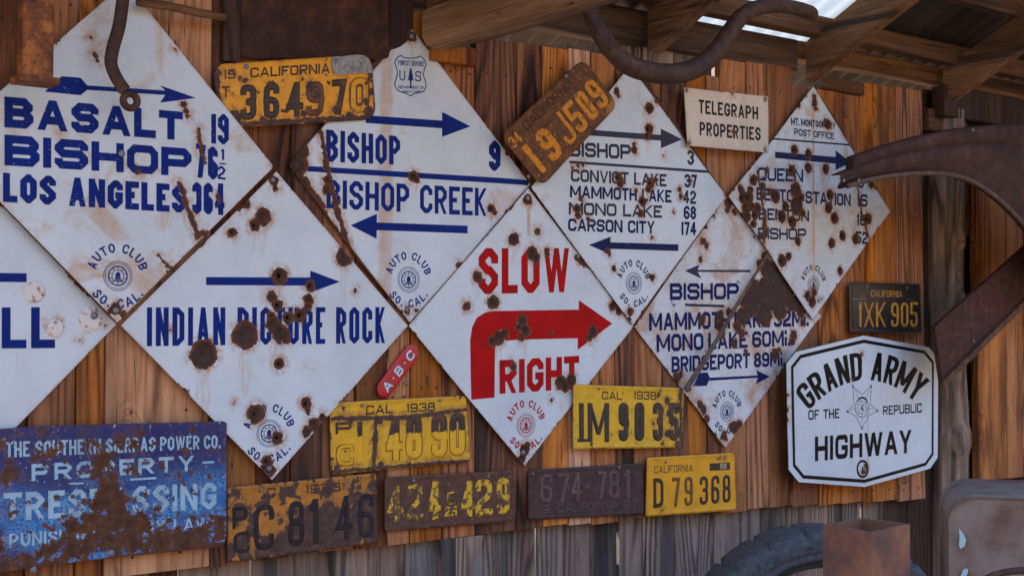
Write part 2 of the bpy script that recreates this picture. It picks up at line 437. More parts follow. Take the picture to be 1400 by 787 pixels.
def path(gl, w, Hh, t, rnd, x0):
    raw = gl; closed = len(raw) > 2 and raw[0][:2] == raw[-1][:2]
    q = raw[:-1] if closed else raw; n = len(q); pts = []
    for i, p in enumerate(q):
        X = t / 2 + p[0] * max(0, w - t); Y = t / 2 + p[1] * (Hh - t)
        if w <= t * 1.01: X = w / 2
        if not closed and i in (0, n - 1):
            o = q[1] if i == 0 else q[n - 2]
            if abs(o[0] - p[0]) < 1e-6 or abs(o[1] - p[1]) > 1e-6:
                if p[1] in (0, 1): Y = p[1] * Hh
            elif p[0] in (0, 1): X = p[0] * w
        pts.append((X, Y, len(p) > 2))
    out = []
    for i, p in enumerate(pts):
        if p[2] and (closed or 0 < i < n - 1):
            a = pts[i - 1]; b = pts[(i + 1) % n]
            la = math.hypot(a[0] - p[0], a[1] - p[1]); lb = math.hypot(b[0] - p[0], b[1] - p[1])
            c = min(rnd, la * .48, lb * .48)
            A = (p[0] + (a[0] - p[0]) / la * c, p[1] + (a[1] - p[1]) / la * c); B = (p[0] + (b[0] - p[0]) / lb * c, p[1] + (b[1] - p[1]) / lb * c)
            out.append(A)
            if path.round:
                for s in (.33, .67): out.append(((1 - s) ** 2 * A[0] + 2 * s * (1 - s) * p[0] + s * s * B[0], (1 - s) ** 2 * A[1] + 2 * s * (1 - s) * p[1] + s * s * B[1]))
            out.append(B)
        else: out.append((p[0], p[1]))
    return [(x + x0, y) for x, y in out], closed
path.round = False
def layout(s, W, Hh, t, fn, prof, gap=.55, chf=.16, rnd=False, space=.5, dk=.74):
    V, F = [], []; path.round = rnd
    wid = [GL[c][0] if c != ' ' else space for c in s]
    nrw = sum(1 for c in s if c != ' ' and GL[c][0] == 0)
    g = gap * t; ng = len(s) - 1
    u = (W - nrw * t - ng * g) / max(.01, sum(wid)); x = 0
    for c, wd in zip(s, wid):
        w_ = u * wd if wd else t
        if c != ' ':
            for k, st in enumerate(GL[c][1]):
                pts, cl = path(st, max(w_, t), Hh, t, chf * Hh, x)
                dg = len(pts) == 2 and abs(pts[0][0] - pts[1][0]) > t * .3 and abs(pts[0][1] - pts[1][1]) > t
                stroke(V, F, pts, t * (dk if dg and c in 'NMWKRXVQ' else (max(.86, dk) if dg else 1)), cl, prof, fn, k * .00005)
        x += w_ + g
    return V, F
FLAT = [(-.5, 0), (.5, 0)]

class Thing:
    """a sheet-metal thing lying against the wall; local frame = world axes at the centre of the sheet"""
    def __init__(s, name, label, cat, pxc, off, seed=0., bow=.0015, group=None):
        s.off = off; c = P(pxc[0], pxc[1], off); s.c = c; s.seed = seed; s.bow = bow; s.dents = []
        s.root = empty(name, label, cat, c, group)
    def L(s, px, py):
        p = P(px, py, s.off); return (p.x - s.c.x, p.z - s.c.z)
    def rad(s, px, py, r): return abs(s.L(px, py)[1] - s.L(px, py - r)[1])
    def spots(s, lst): return [(*s.L(x, y), s.rad(x, y, r)) for x, y, r in lst]
    def cap(s, x0, y0, x1, y1, r):
        n = max(2, int(math.hypot(x1 - x0, y1 - y0) / (r * 1.1))) + 1
        return [(x0 + (x1 - x0) * i / (n - 1), y0 + (y1 - y0) * i / (n - 1), r * (.8 + .4 * random.random())) for i in range(n)]
    def hb(s, x, z): return s.bow * (mn.noise(Vector((x * 4 + s.seed, z * 4, s.seed))) * 1.6)
    def h(s, x, z):
        v = s.hb(x, z)
        for (cx, cz, r, dp) in s.dents:
            d = math.hypot(x - cx, z - cz) / r
            if d < 1.5: v -= dp * math.exp(-(d * 2.1) ** 2) - dp * .16 * math.exp(-((d - .8) * 5) ** 2)
        return v
    def quadfn(s, q, lift):
        x0, y0, x1, y1, h0, h1 = q
        BL, BR, TL, TR = s.L(x0, y0), s.L(x1, y1), s.L(x0, y0 - h0), s.L(x1, y1 - h1)
        W = math.hypot(BR[0] - BL[0], BR[1] - BL[1]); Hh = (math.hypot(TL[0] - BL[0], TL[1] - BL[1]) + math.hypot(TR[0] - BR[0], TR[1] - BR[1])) / 2
        def fn(X, Y, Z):
            a, b = X / W, Y / Hh
            x = (BL[0] * (1 - a) + BR[0] * a) * (1 - b) + (TL[0] * (1 - a) + TR[0] * a) * b
            z = (BL[1] * (1 - a) + BR[1] * a) * (1 - b) + (TL[1] * (1 - a) + TR[1] * a) * b
            return (x, -(s.hb(x, z) + lift + Z), z)
        return fn, W, Hh
    def text(s, txt, q, mat, t=.2, lift=.0006, prof=FLAT, name='lettering', label=None, **k):
        fn, W, Hh = s.quadfn(q, lift)
        V, F = layout(txt, W, Hh, t * Hh, fn, prof, **k)
        o = mk(name, V, F, mat, s.root)
        if label: o['label'] = label
        return o
    def poly(s, pts, mat, name='printed_shape', lift=.0006, sp=.02, local=False):
        pl = pts if local else [s.L(*p) for p in pts]
        a = sum(pl[i - 1][0] * pl[i][1] - pl[i][0] * pl[i - 1][1] for i in range(len(pl)))
        if a < 0: pl = pl[::-1]
        return sheet(name, pl, lambda x, z: s.hb(x, z) + lift, mat, s.root, sp=sp, rim=False, margin=.3)
    def arrow(s, x0, y0, x1, y1, th, head, hw, mat, name='arrow'):
        """px arrow from tail (x0,y0) to tip (x1,y1)"""
        d = 1 if x1 > x0 else -1; sl = (y1 - y0) / (x1 - x0); hx = x1 - d * head
        Y = lambda x: y0 + (x - x0) * sl
        p = [(x0, y0 - th / 2), (hx, Y(hx) - th / 2), (hx, Y(hx) - hw), (x1, y1), (hx, Y(hx) + hw), (hx, Y(hx) + th / 2), (x0, y0 + th / 2)]
        return s.poly(p, mat, name)
    def bar(s, x0, y0, x1, y1, th, mat):
        return s.poly([(x0, y0 - th / 2), (x1, y1 - th / 2), (x1, y1 + th / 2), (x0, y0 + th / 2)], mat, 'printed_line')
    def emblem(s, px, py, mat, k=1.):
        c = s.L(px, py); V, F = [], []
        fn = lambda X, Y, Z: (c[0] + X * k, -(s.hb(c[0] + X * k, c[1] + Y * k) + .0006 + Z), c[1] + Y * k)
        circ = lambda r, n=36, cx=0, cy=0: [(cx + r * math.cos(i * 2 * math.pi / n), cy + r * math.sin(i * 2 * math.pi / n)) for i in range(n)]
        for r, t in ((.030, .0012), (.0262, .0010), (.0195, .0026)): stroke(V, F, circ(r), t, True, FLAT, fn)
        for i in range(10):
            a = i * math.pi / 5 + .3
            stroke(V, F, [(.0110 * math.cos(a), .0110 * math.sin(a)), (.0185 * math.cos(a), .0185 * math.sin(a))], .0014, False, FLAT, fn, .00005, hcut=False)
        stroke(V, F, [(-.0045, -.008), (-.003, .006)], .003, False, FLAT, fn, .0001)
        stroke(V, F, [(.0045, -.008), (.003, .006)], .003, False, FLAT, fn, .00015)
        stroke(V, F, [(0, -.008), (0, .0085)], .0035, False, FLAT, fn, .0002)
        stroke(V, F, [(-.012, -.0095), (.012, -.0095)], .002, False, FLAT, fn, .00025)
        stroke(V, F, circ(.0125), .0010, True, FLAT, fn, .0001)
        mk('emblem', V, F, mat, s.root)
        def up(X, Y, Z, W, span):
            a = (X / W - .5) * span; r = (.0475 + Y) * k; x, z = c[0] + r * math.sin(a), c[1] + r * math.cos(a)
            return (x, -(s.hb(x, z) + .0006 + Z), z)
        def dn(X, Y, Z, W, span):
            a = (X / W - .5) * span; r = (.0665 - Y) * k; x, z = c[0] + r * math.sin(a), c[1] - r * math.cos(a)
            return (x, -(s.hb(x, z) + .0006 + Z), z)
        W = .145; V, F = layout('AUTO CLUB', W, .0195, .0034, lambda X, Y, Z: up(X, Y, Z, W, R(152)), FLAT, gap=1.4, chf=.2)
        mk('lettering', V, F, mat, s.root)
        W2 = .105; V, F = layout('SO. CAL.', W2, .0195, .0034, lambda X, Y, Z: dn(X, Y, Z, W2, R(112)), FLAT, gap=1.3, chf=.2)
        mk('lettering', V, F, mat, s.root)
    def screw(s, px, py, r=.005, mat=None, lift=.0):
        c = s.L(px, py); x, z = c
        o = copy_part(SCREW, s.root, (x, -(s.hb(x, z) + lift), z)); o.scale = (r / .005,) * 3
        return o

M_steel, nt, b = material('dull_zinc'); b.inputs['Metallic'].default_value = .7; b.inputs['Roughness'].default_value = .5
nt.put(b.inputs['Base Color'], nt.mix(nt.ss(nt.noise(objco(nt), 300, 3), .4, .7), (.22, .25, .29), (.12, .08, .06)))
def dome(r=.005, seg=10):
    V = []; F = []
    for k, (rr, h) in enumerate(((1.0, 0), (.98, .35), (.75, .75), (.3, .95))):
        for i in range(seg): a = i * 2 * math.pi / seg; V.append((r * rr * math.cos(a), -r * .6 * h - .0005, r * rr * math.sin(a)))
    for k in range(3):
        for i in range(seg): j = (i + 1) % seg; F.append([k * seg + i, k * seg + j, (k + 1) * seg + j, (k + 1) * seg + i])
    F.append([3 * seg + i for i in range(seg)])
    return V, F
V, F = dome(); SCREW_ME = bpy.data.meshes.new('screw'); SCREW_ME.from_pydata(V, [], F); SCREW_ME.materials.append(M_steel)
SCREW = bpy.data.objects.new('screw', SCREW_ME)
NAIL_ME = SCREW_ME.copy(); NAIL_ME.name = 'nail'

BLUE = (.005, .026, .21); NAVY = (.012, .022, .10); RED = (.46, .008, .010); GREYBLUE = (.045, .05, .08); BLACK = (.018, .018, .02)

def box_obj(name, x0, x1, y0, y1, z0, z1, mat, parent=None, jit=0., nseg=5, axis='z', bev=.002, origin=None):
    """plank: 8-sided cross-section, nseg lengths, slightly uneven edges; mesh kept about its own origin"""
    lo = [x0, y0, z0]; hi = [x1, y1, z1]; ai = 'xyz'.index(axis); u, v = [i for i in range(3) if i != ai]
    V = []; F = []; sd_ = random.random() * 50
    for k in range(nseg + 1):
        t = k / nseg; a = lo[ai] + (hi[ai] - lo[ai]) * t
        j = lambda q: jit * mn.noise(Vector((sd_ + q * 7.7, a * 3.1, q))) if jit else 0
        L, Rr, Bt, Tp = lo[u] + j(1), hi[u] + j(2), lo[v] + j(3), hi[v] + j(4)
        for (p, q) in ((L + bev, Bt), (Rr - bev, Bt), (Rr, Bt + bev), (Rr, Tp - bev), (Rr - bev, Tp), (L + bev, Tp), (L, Tp - bev), (L, Bt + bev)):
            c = [0, 0, 0]; c[ai] = a; c[u] = p; c[v] = q; V.append(c)
    for k in range(nseg):
        for i in range(8):
            jn = (i + 1) % 8; F.append([k * 8 + i, k * 8 + jn, (k + 1) * 8 + jn, (k + 1) * 8 + i])
    F.append(list(range(8))[::-1]); F.append([nseg * 8 + i for i in range(8)])
    if ai == 1: F = [f[::-1] for f in F]
    o = Vector(((x0 + x1) / 2, (y0 + y1) / 2, (z0 + z1) / 2)) if origin is None else Vector(origin)
    V = [Vector(c) - o for c in V]
    return mk(name, V, F, mat, parent, loc=o)

# ------------------------------------------------------------------ ground
gm, nt, b = material('dry_dirt'); co = objco(nt)
c = nt.ramp(nt.noise(co, 2.5, 8, .65), [(.3, (.18, .11, .06)), (.55, (.29, .18, .10)), (.75, (.37, .25, .15))])
nt.put(b.inputs['Base Color'], c); b.inputs['Roughness'].default_value = .95
nt.put(b.inputs['Normal'], nt.bump(nt.noise(co, 30, 6), .6, .02))
g = mk('ground', [(-600, -600, 0), (600, -600, 0), (600, 600, 0), (-600, 600, 0)], [[0, 1, 2, 3]], gm); g['kind'] = 'structure'

hm, nt, b = material('light_bounce_hillside'); co = objco(nt)  # unseen ridge added to hide the low sky and bounce warm light
nt.put(b.inputs['Base Color'], nt.ramp(nt.noise(co, .08, 8, .6), [(.3, (.15, .09, .05)), (.55, (.25, .16, .09)), (.75, (.32, .22, .13))])); b.inputs['Roughness'].default_value = .95
V = []; F = []; NA, NRd = 72, 10
for k in range(NRd + 1):
    for i in range(NA + 1):
        a = R(150) + R(300) * (i / NA - .5) + R(120); rr_ = 45 + 16 * k
        x, y = rr_ * math.cos(a), rr_ * math.sin(a)
        V.append((x, y, -.5 + max(0, 11 * k * (1 - .045 * k) * (.8 + .55 * mn.noise(Vector((x * .018, y * .018, 1)))) + 2.5 * mn.noise(Vector((x * .07, y * .07, 5))) * min(k, 2))))
for k in range(NRd):
    for i in range(NA): F.append([k * (NA + 1) + i, k * (NA + 1) + i + 1, (k + 1) * (NA + 1) + i + 1, (k + 1) * (NA + 1) + i][::-1])
hl_ = mk('light_bounce_hills', V, F, hm, smooth=True); hl_['kind'] = 'structure'
# ------------------------------------------------------------------ wood materials
W_red = wood('oiled_pine_board', ((.030, .009, .004), (.19, .062, .020), (.40, .150, .048)), streak=.75, contrast=1.7, knots=.7)
W_org = wood('orange_pine_board', ((.085, .026, .008), (.40, .140, .035), (.62, .27, .078)), streak=.42, contrast=1.1, knots=.8)
W_tan = wood('tan_pine_board', ((.16, .065, .028), (.52, .25, .11), (.66, .37, .18)), streak=.3, contrast=1.1, knots=.8)
W_grey = wood('weathered_grey_board', ((.05, .033, .022), (.24, .165, .115), (.40, .29, .205)), grey=.30, streak=1.0, contrast=1.8, knots=.7)
W_pale = wood('bleached_board', ((.12, .105, .095), (.25, .23, .215), (.38, .36, .35)), grey=.5, streak=.4, knots=.1)
W_beamy = wood('old_beam', ((.030, .014, .007), (.15, .075, .034), (.30, .165, .080)), axis='y', streak=.85, knots=.15, contrast=.35)
W_beamx = wood('old_purlin', ((.028, .013, .006), (.13, .064, .029), (.26, .14, .068)), axis='x', streak=.85, knots=.15, contrast=.35)
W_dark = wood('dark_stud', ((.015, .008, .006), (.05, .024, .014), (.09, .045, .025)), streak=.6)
M_dark = rusty_metal('dark_rust', (.022, .012, .010), (.05, .024, .017), (.13, .05, .025), 40)

# ------------------------------------------------------------------ walls
def zpx(x, y, off=0.): return P(x, y, off).z
def upx(x, off=0.): return P(x, 443, off).x
# front boarding: (left px, right px, top px, bottom px, material, extra offset)
def interp(tab, x):
    for (a, ya), (b_, yb) in zip(tab, tab[1:]):
        if x <= b_: return ya + (yb - ya) * (x - a) / (b_ - a)
    return tab[-1][1]
BOT = [(-400, 870), (0, 812), (305, 772), (520, 744), (600, 736), (725, 723), (885, 707), (1080, 691), (1084, 694), (1263, 683), (1400, 670)]
wall = empty('board_wall', 'reddish-brown vertical board wall carrying the signs and plates', 'wall', (upx(700), 0, 0))
edges = [-420, -330, -260, -190, -120, -55, 38, 104, 143, 288, 312, 352, 398, 440, 486, 530, 560, 605, 650, 707, 742, 778, 808, 840, 866, 905, 940, 967, 985, 1021, 1050, 1083, 1118, 1148, 1177, 1196, 1226, 1263]
TOPS = {605: 66, 560: 15, 650: 50, 707: 57, 742: 63, 778: 66, 808: 72, 840: 84, 866: 92, 905: 96, 940: 98, 967: 103, 985: 80, 1021: 84, 1050: 88, 1083: 117, 1118: 122, 1148: 127, 1177: 112, 1196: 115, 1226: 119}
for a, b_ in zip(edges, edges[1:]):
    tp = TOPS.get(a, -40); xm = (a + b_) / 2
    z1 = zpx(a, tp); z0 = zpx(xm, interp(BOT, xm) + random.uniform(-3, 3) + (0 if a != 967 else 0))
    mt = {143: W_tan, 104: W_org, 38: W_org, 560: W_org, 605: W_org, 650: W_red, 808: W_org, 778: W_tan, 288: W_red}.get(a) or (W_org if a >= 905 or random.random() < .3 else W_red)
    y = random.uniform(-.0035, .0035); gp = random.choice((.0012, .002, .004))
    box_obj('plank', upx(a) + gp / 2, upx(b_) - gp / 2, y, y + .02, z0, z1, mt, wall, jit=.004).location -= wall.location
M_nail, nt, b = material('rusty_nail'); b.inputs['Base Color'].default_value = (.05, .025, .018, 1); b.inputs['Roughness'].default_value = .8
for pk in [c for c in wall.children if c.name.startswith('plank')]:
    co_ = [v.co for v in pk.data.vertices]; zs = [c.z for c in co_]; xs = [c.x for c in co_]; yf = min(c.y for c in co_)
    for zz in (min(zs) + random.uniform(.03, .06), max(zs) - random.uniform(.05, .09), min(zs) + random.uniform(.30, .42)):
        for fx in ((.25, .75) if random.random() < .5 else (.5,)):
            nl = bpy.data.objects.new('nail', NAIL_ME); COL.objects.link(nl); nl.parent = pk
            nl.location = (min(xs) + (max(xs) - min(xs)) * (fx + random.uniform(-.08, .08)), yf + .0005, zz); nl.scale = (.62, .5, .62)
NAIL_ME.materials.clear(); NAIL_ME.materials.append(M_nail)
# rear grey boarding
rear = empty('plank_wall', 'weathered grey-brown vertical plank wall showing below the sign boards', 'wall', (upx(700), .03, 0))
e2 = [-420, -330, -240, -160, -80, 0, 60, 95, 165, 208, 245, 290, 345, 405, 455, 520, 555, 661, 700, 732, 770, 806, 843.2, 846.3, 880, 922, 975, 1012, 1050, 1090, 1130, 1172.5, 1176.5, 1206, 1238, 1268, 1300, 1345, 1372, 1400, 1440, 1490, 1560]
for a, b_ in zip(e2, e2[1:]):
    if a in (843.2, 1172.5):  # daylight gaps: short filler boards only above / below the slit
        y = .03
        lo = 775 if a == 843.2 else 727; hi = 730 if a == 843.2 else 690
        for (ya, yb) in ((900, lo), (hi, 140)):
            zz = sorted((max(0, zpx(a, ya)), zpx(a, yb)))
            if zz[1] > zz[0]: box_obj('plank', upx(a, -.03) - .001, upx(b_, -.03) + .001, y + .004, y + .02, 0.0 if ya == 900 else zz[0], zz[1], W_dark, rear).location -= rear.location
        continue
    y = .027 + random.uniform(0, .006); gp = random.choice((.001, .0025, .004))
    if a in (806, 846.3, 1130, 1176.5): gp = 0.0005
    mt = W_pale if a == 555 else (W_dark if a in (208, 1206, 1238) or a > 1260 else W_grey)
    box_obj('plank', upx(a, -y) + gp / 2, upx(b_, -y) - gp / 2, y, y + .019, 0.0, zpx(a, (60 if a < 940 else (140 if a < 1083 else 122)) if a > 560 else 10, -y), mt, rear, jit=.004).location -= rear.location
# slanted grey offcut leaning in the lower centre
fo_ = empty('offcut_board', 'split grey offcut board with slanted edge under the middle plates', 'board', P(630, 760, .004))
o_ = fo_.location
pl = [(602, 737), (661, 731), (657, 752), (649, 770), (646, 800), (606, 800)]
pts = [P(x, y, .004) for x, y in pl]
Vq = [(p.x - o_.x, 0, p.z - o_.z) for p in pts] + [(p.x - o_.x, .018, p.z - o_.z) for p in pts]; n = len(pts)
Fq = [list(range(n))[::-1], list(range(n, 2 * n))] + [[i, (i + 1) % n, n + (i + 1) % n, n + i] for i in range(n)]
mk('board', Vq, Fq, W_grey, fo_)
# rails behind boards carrying everything (top plate seen above the boards)
box_obj('x', 0, 1, 0, 1, 0, 1, W_beamx)  # placeholder removed below
bpy.data.objects.remove(bpy.data.objects['x'])

# ------------------------------------------------------------------ roof
TAN = .48; zr = zpx(1115, 121)            # underside of rafters at the wall
roof = empty('shed_roof', 'lean-to roof of old rafters, purlins and corrugated sheets', 'roof', (upx(1000), 0, zr))
rl = roof.location.copy()
def sloped(name, u0, u1, y0, y1, below, h, mat):
    """member running down the slope: underside at `below` above the rafter line"""
    V = []; NS = 6; sdv = random.random() * 30
    for k in range(NS + 1):
        y = y0 + (y1 - y0) * k / NS; zb = zr - y * TAN + below
        j = [mn.noise(Vector((sdv + i, y * 3, 0))) * .004 for i in range(4)]
        for (x, z) in ((u0 + j[0], zb + j[1]), (u1 + j[2], zb + j[1]), (u1 + j[2], zb + h + j[3]), (u0 + j[0], zb + h + j[3])): V.append((x - rl.x, y - rl.y, z - rl.z))
    F = []
    for k in range(NS):
        for i in range(4): j = (i + 1) % 4; F.append([k * 4 + i, (k + 1) * 4 + i, (k + 1) * 4 + j, k * 4 + j])
    F += [[0, 1, 2, 3], [NS * 4 + i for i in (3, 2, 1, 0)]]
    return mk(name, V, F, mat, roof)
RAF = [upx(-200), upx(330), upx(585), upx(885), upx(1100), upx(1283) + .02, upx(1440), 5.4]
for i, u in enumerate(RAF):
    sloped('rafter', u - .024, u + .024, -1.3, -.03, 0, .115, W_beamy)
TOPR = .115
def xmember(name, u0, u1, y, below, d, h, mat, parent=None):
    z = zr - y * TAN + below
    o = box_obj(name, u0, u1, y - d / 2, y + d / 2, z, z + h, mat, parent or roof, jit=.006, axis='x', bev=.004, nseg=8)
    o.location -= rl; return o
for y in (-.06, -.30, -.52, -.78, -1.2):
    xmember('purlin', -1.6, 5.6, y, TOPR - .004, .05, .06, W_beamx)
# top plate behind the boards
xmember('wall_plate', -1.6, upx(1092), .03, .058, .06, .095, W_beamx)
xmember('wall_plate', upx(1092) + .002, 5.5, .03, .10, .06, .055, W_beamx)
xmember('blocking', upx(1121), upx(1179), .0, .0, .03, .04, W_beamx)
M_tin = rusty_metal('old_corrugated_iron', (.05, .045, .045), (.11, .10, .10), (.17, .12, .09), 6, .5, metal=.6)
M_clear, nt, b = material('white_fibreglass')
nt.put(b.inputs['Base Color'], nt.mix(nt.ss(nt.noise(objco(nt), 12, 5), .4, .7), (.5, .52, .53), (.35, .34, .30)))
b.inputs['Roughness'].default_value = .6; tl = nt.n('BsdfTranslucent'); nt.put(tl.inputs[0], (.20, .215, .22)); mx = nt.n('MixShader'); mx.inputs[0].default_value = .8
nt.t.links.new(b.outputs[0], mx.inputs[1]); nt.t.links.new(tl.outputs[0], mx.inputs[2]); nt.t.links.new(mx.outputs[0], nt.t.nodes['Material Output'].inputs[0])
def corr(name, u0, u1, y0, y1, lift, mat):
    n = int((u1 - u0) / .0095); V = []; F = []; NY = 4
    for k in range(NY + 1):
        y = y0 + (y1 - y0) * k / NY
        for i in range(n + 1):
            x = u0 + (u1 - u0) * i / n; V.append((x - rl.x, y, zr - y * TAN + TOPR + .058 + lift + .009 * math.sin(x * 2 * math.pi / .076) - rl.z))
    for k in range(NY):
        for i in range(n): F.append([k * (n + 1) + i, k * (n + 1) + i + 1, (k + 1) * (n + 1) + i + 1, (k + 1) * (n + 1) + i])
    mk(name, V, F, mat, roof, smooth=True)
ur = upx(1100); ucl0, ucl1 = ur - .46, ur + .13
xs_ = [-1.6, -.9, -.2, .5, 1.15, 1.8, ucl0 - .0]
for a, b_ in zip(xs_, xs_[1:]): corr('roofing_sheet', a, b_ + .04, -1.35, .28, random.choice((0, .004)) + .012, M_tin)
corr('roofing_sheet', ucl0, ucl1, -1.35, .12, .010, M_clear)
xs_ = [ucl1 - .05, 3.95, 4.6, 5.25, 5.75]
for a, b_ in zip(xs_, xs_[1:]): corr('roofing_sheet', a, b_ + .04, -1.35, .28, random.choice((.002, .006)) + .014, M_tin)

# unseen plank wall, added at the right to block sky light
side = empty('sky_block_wall', 'plank side wall closing the right end of the shed', 'wall', (5.6, 0, 0))
y = -1.0
while y < .2:
    box_obj('plank', 5.6, 5.62, y, y + .195, 0, zr - y * TAN + .1, W_org, side).location -= side.location
    y += .2

# tie beam running out from the wall over the signs
beam = empty('tie_beam', 'rough pale brown beam jutting out from the wall above the forest service sign', 'beam', P(600, 40, .03))
bo = beam.location
V = []; F = []; NS = 14
for k in range(NS + 1):
    t = k / NS; y = -2.4 * t; hh = .052 + .004 * math.sin(t * 9); ww = .05
    for i in range(10):
        a = i * 2 * math.pi / 10 + .3; sx = math.copysign(abs(math.cos(a)) ** .6, math.cos(a)); sz = math.copysign(abs(math.sin(a)) ** .6, math.sin(a))
        jj = mn.noise(Vector((i * 1.7, y * 2.5, 4))) * .007
        V.append((sx * (ww + jj) + .004 * math.sin(t * 11), y, sz * (hh + jj) + .02 * t))
for k in range(NS):
    for i in range(10): j = (i + 1) % 10; F.append([k * 10 + i, (k + 1) * 10 + i, (k + 1) * 10 + j, k * 10 + j][::-1])
F += [list(range(10)), [NS * 10 + i for i in range(10)][::-1]]
W_tie = wood('pale_log', ((.09, .048, .026), (.30, .18, .10), (.48, .32, .19)), axis='y', streak=.35, knots=.1, contrast=.4)
mk('beam', V, F, W_tie, beam, smooth=True)
def pxbox(name, x0, x1, y0, y1, off, th, mat, label, cat, axis='z', group=None):
    o = box_obj(name, P(x0, y1, off).x, P(x1, y1, off).x, -off, -off + th, zpx((x0 + x1) / 2, y1, off), zpx((x0 + x1) / 2, y0, off), mat, None, jit=.004, axis=axis, bev=.003)
    return tag(o, label, cat, group)
pxbox('wood_block', 592, 651, 62, 86, .03, .028, W_org, 'short horizontal wooden block nailed beside the shield sign tip', 'block', 'x')
pxbox('stud', 306, 329, -30, 84, .024, .02, W_dark, 'dark narrow upright stud left of the big rusted plate', 'stud')
pxbox('stud', 534, 566, -30, 75, .012, .01, W_dark, 'dark upright stud right of the big rusted plate', 'stud')

# log post, right
def tube(path_, radii, seg=12, flat=1., squash=None, cap=True, close=False):
    V = []; F = []; n = len(path_)
    T = [(path_[min(i + 1, n - 1)] - path_[max(i - 1, 0)]).normalized() for i in range(n)]
    up = Vector((0, 1, 0)) if squash is None else squash
    for i in range(n):
        s = T[i].cross(up)
        s = s.normalized() if s.length > 1e-4 else Vector((1, 0, 0)); u2 = s.cross(T[i]).normalized()
        r = radii[i] if hasattr(radii, '__len__') else radii
        for k in range(seg):
            a = k * 2 * math.pi / seg; V.append(path_[i] + s * math.cos(a) * r + u2 * math.sin(a) * r * flat)
    for i in range(n - 1):
        for k in range(seg): j = (k + 1) % seg; F.append([i * seg + k, i * seg + j, (i + 1) * seg + j, (i + 1) * seg + k])
    if cap: F += [list(range(seg))[::-1], [(n - 1) * seg + k for k in range(seg)]]
    return V, F
lp = empty('log_post', 'gnarled grey log post standing right of the white highway sign', 'post', (upx(1292, -.02), .02, 0))
V = []; F = []; SG = 48; NR = 130; ztop = zpx(1290, 150)
for k in range(NR + 1):
    z = ztop * k / NR; cx = .008 * math.sin(z * 3.1) + (-.006 if z < .9 else 0)
    for i in range(SG):
        a = i * 2 * math.pi / SG; ca, sa = math.cos(a), math.sin(a)
        r = .067 * (1 + .10 * mn.noise(Vector((ca * 1.3, sa * 1.3, z * 1.5))) )
        r += .011 * mn.noise(Vector((ca * 6, sa * 6, z * 2.2))) + .004 * mn.noise(Vector((ca * 17, sa * 17, z * 3.5)))
        for (ka, kz, kr, kh) in ((-1.75, .88, .05, .016), (-1.6, 1.55, .035, .012), (-1.3, 1.35, .03, .01)):
            d = math.hypot((((a - ka + math.pi) % (2 * math.pi)) - math.pi) * .067, z - kz) / kr
            r += kh * math.exp(-d ** 4)
        if z < .5: r += .012 * (.5 - z)
        V.append((cx + r * ca, r * sa, z))
for k in range(NR):
    for i in range(SG): j = (i + 1) % SG; F.append([k * SG + i, k * SG + j, (k + 1) * SG + j, (k + 1) * SG + i])
F.append([NR * SG + i for i in range(SG)])
W_log = wood('log_wood', ((.08, .048, .028), (.36, .235, .14), (.60, .40, .24)), grey=.12, streak=.7, knots=.25, contrast=1.4)
mk('trunk', V, F, W_log, lp, smooth=True)
pxbox('wood_block', 1270, 1322, 152, 182, .01, .05, W_beamx, 'sawn wood block on top of the log post behind the fender', 'block', 'x')
pxbox('header_beam', 1292, 1420, 128, 168, .05, .05, W_dark, 'dark header beam right of the log post top', 'beam', 'x')
# brown boards right of the post
bd_ = empty('hanging_board_panel', 'panel of tan boards ending in mid-air right of the log post', 'board panel', (upx(1350), -.03, 1))
for (a, b_, y0, y1) in ((1337, 1376, 180, 658), (1376.5, 1400, 178, 654), (1401, 1440, 178, 650), (1441, 1485, 170, 650)):
    box_obj('plank', P(a, 443, .03).x + .001, P(b_, 443, .03).x - .001, -.03 + random.uniform(-.002, .002), .0, zpx(a, y1, .03), zpx(a, y0, .03), W_org, bd_, jit=.003).location -= bd_.location
pxbox('split_stick', 1313, 1327, 250, 322, -.01, .02, W_org, 'narrow split stick in the dark gap beside the log post', 'stick')
pxbox('wood_cleat', 1317, 1334, 548, 562, -.01, .03, W_beamx, 'upper small wooden cleat in the dark gap beside the log post', 'cleat', 'x')
pxbox('wood_cleat', 1317, 1334, 564, 574, -.012, .03, W_beamx, 'lower small wooden cleat in the dark gap beside the log post', 'cleat', 'x')

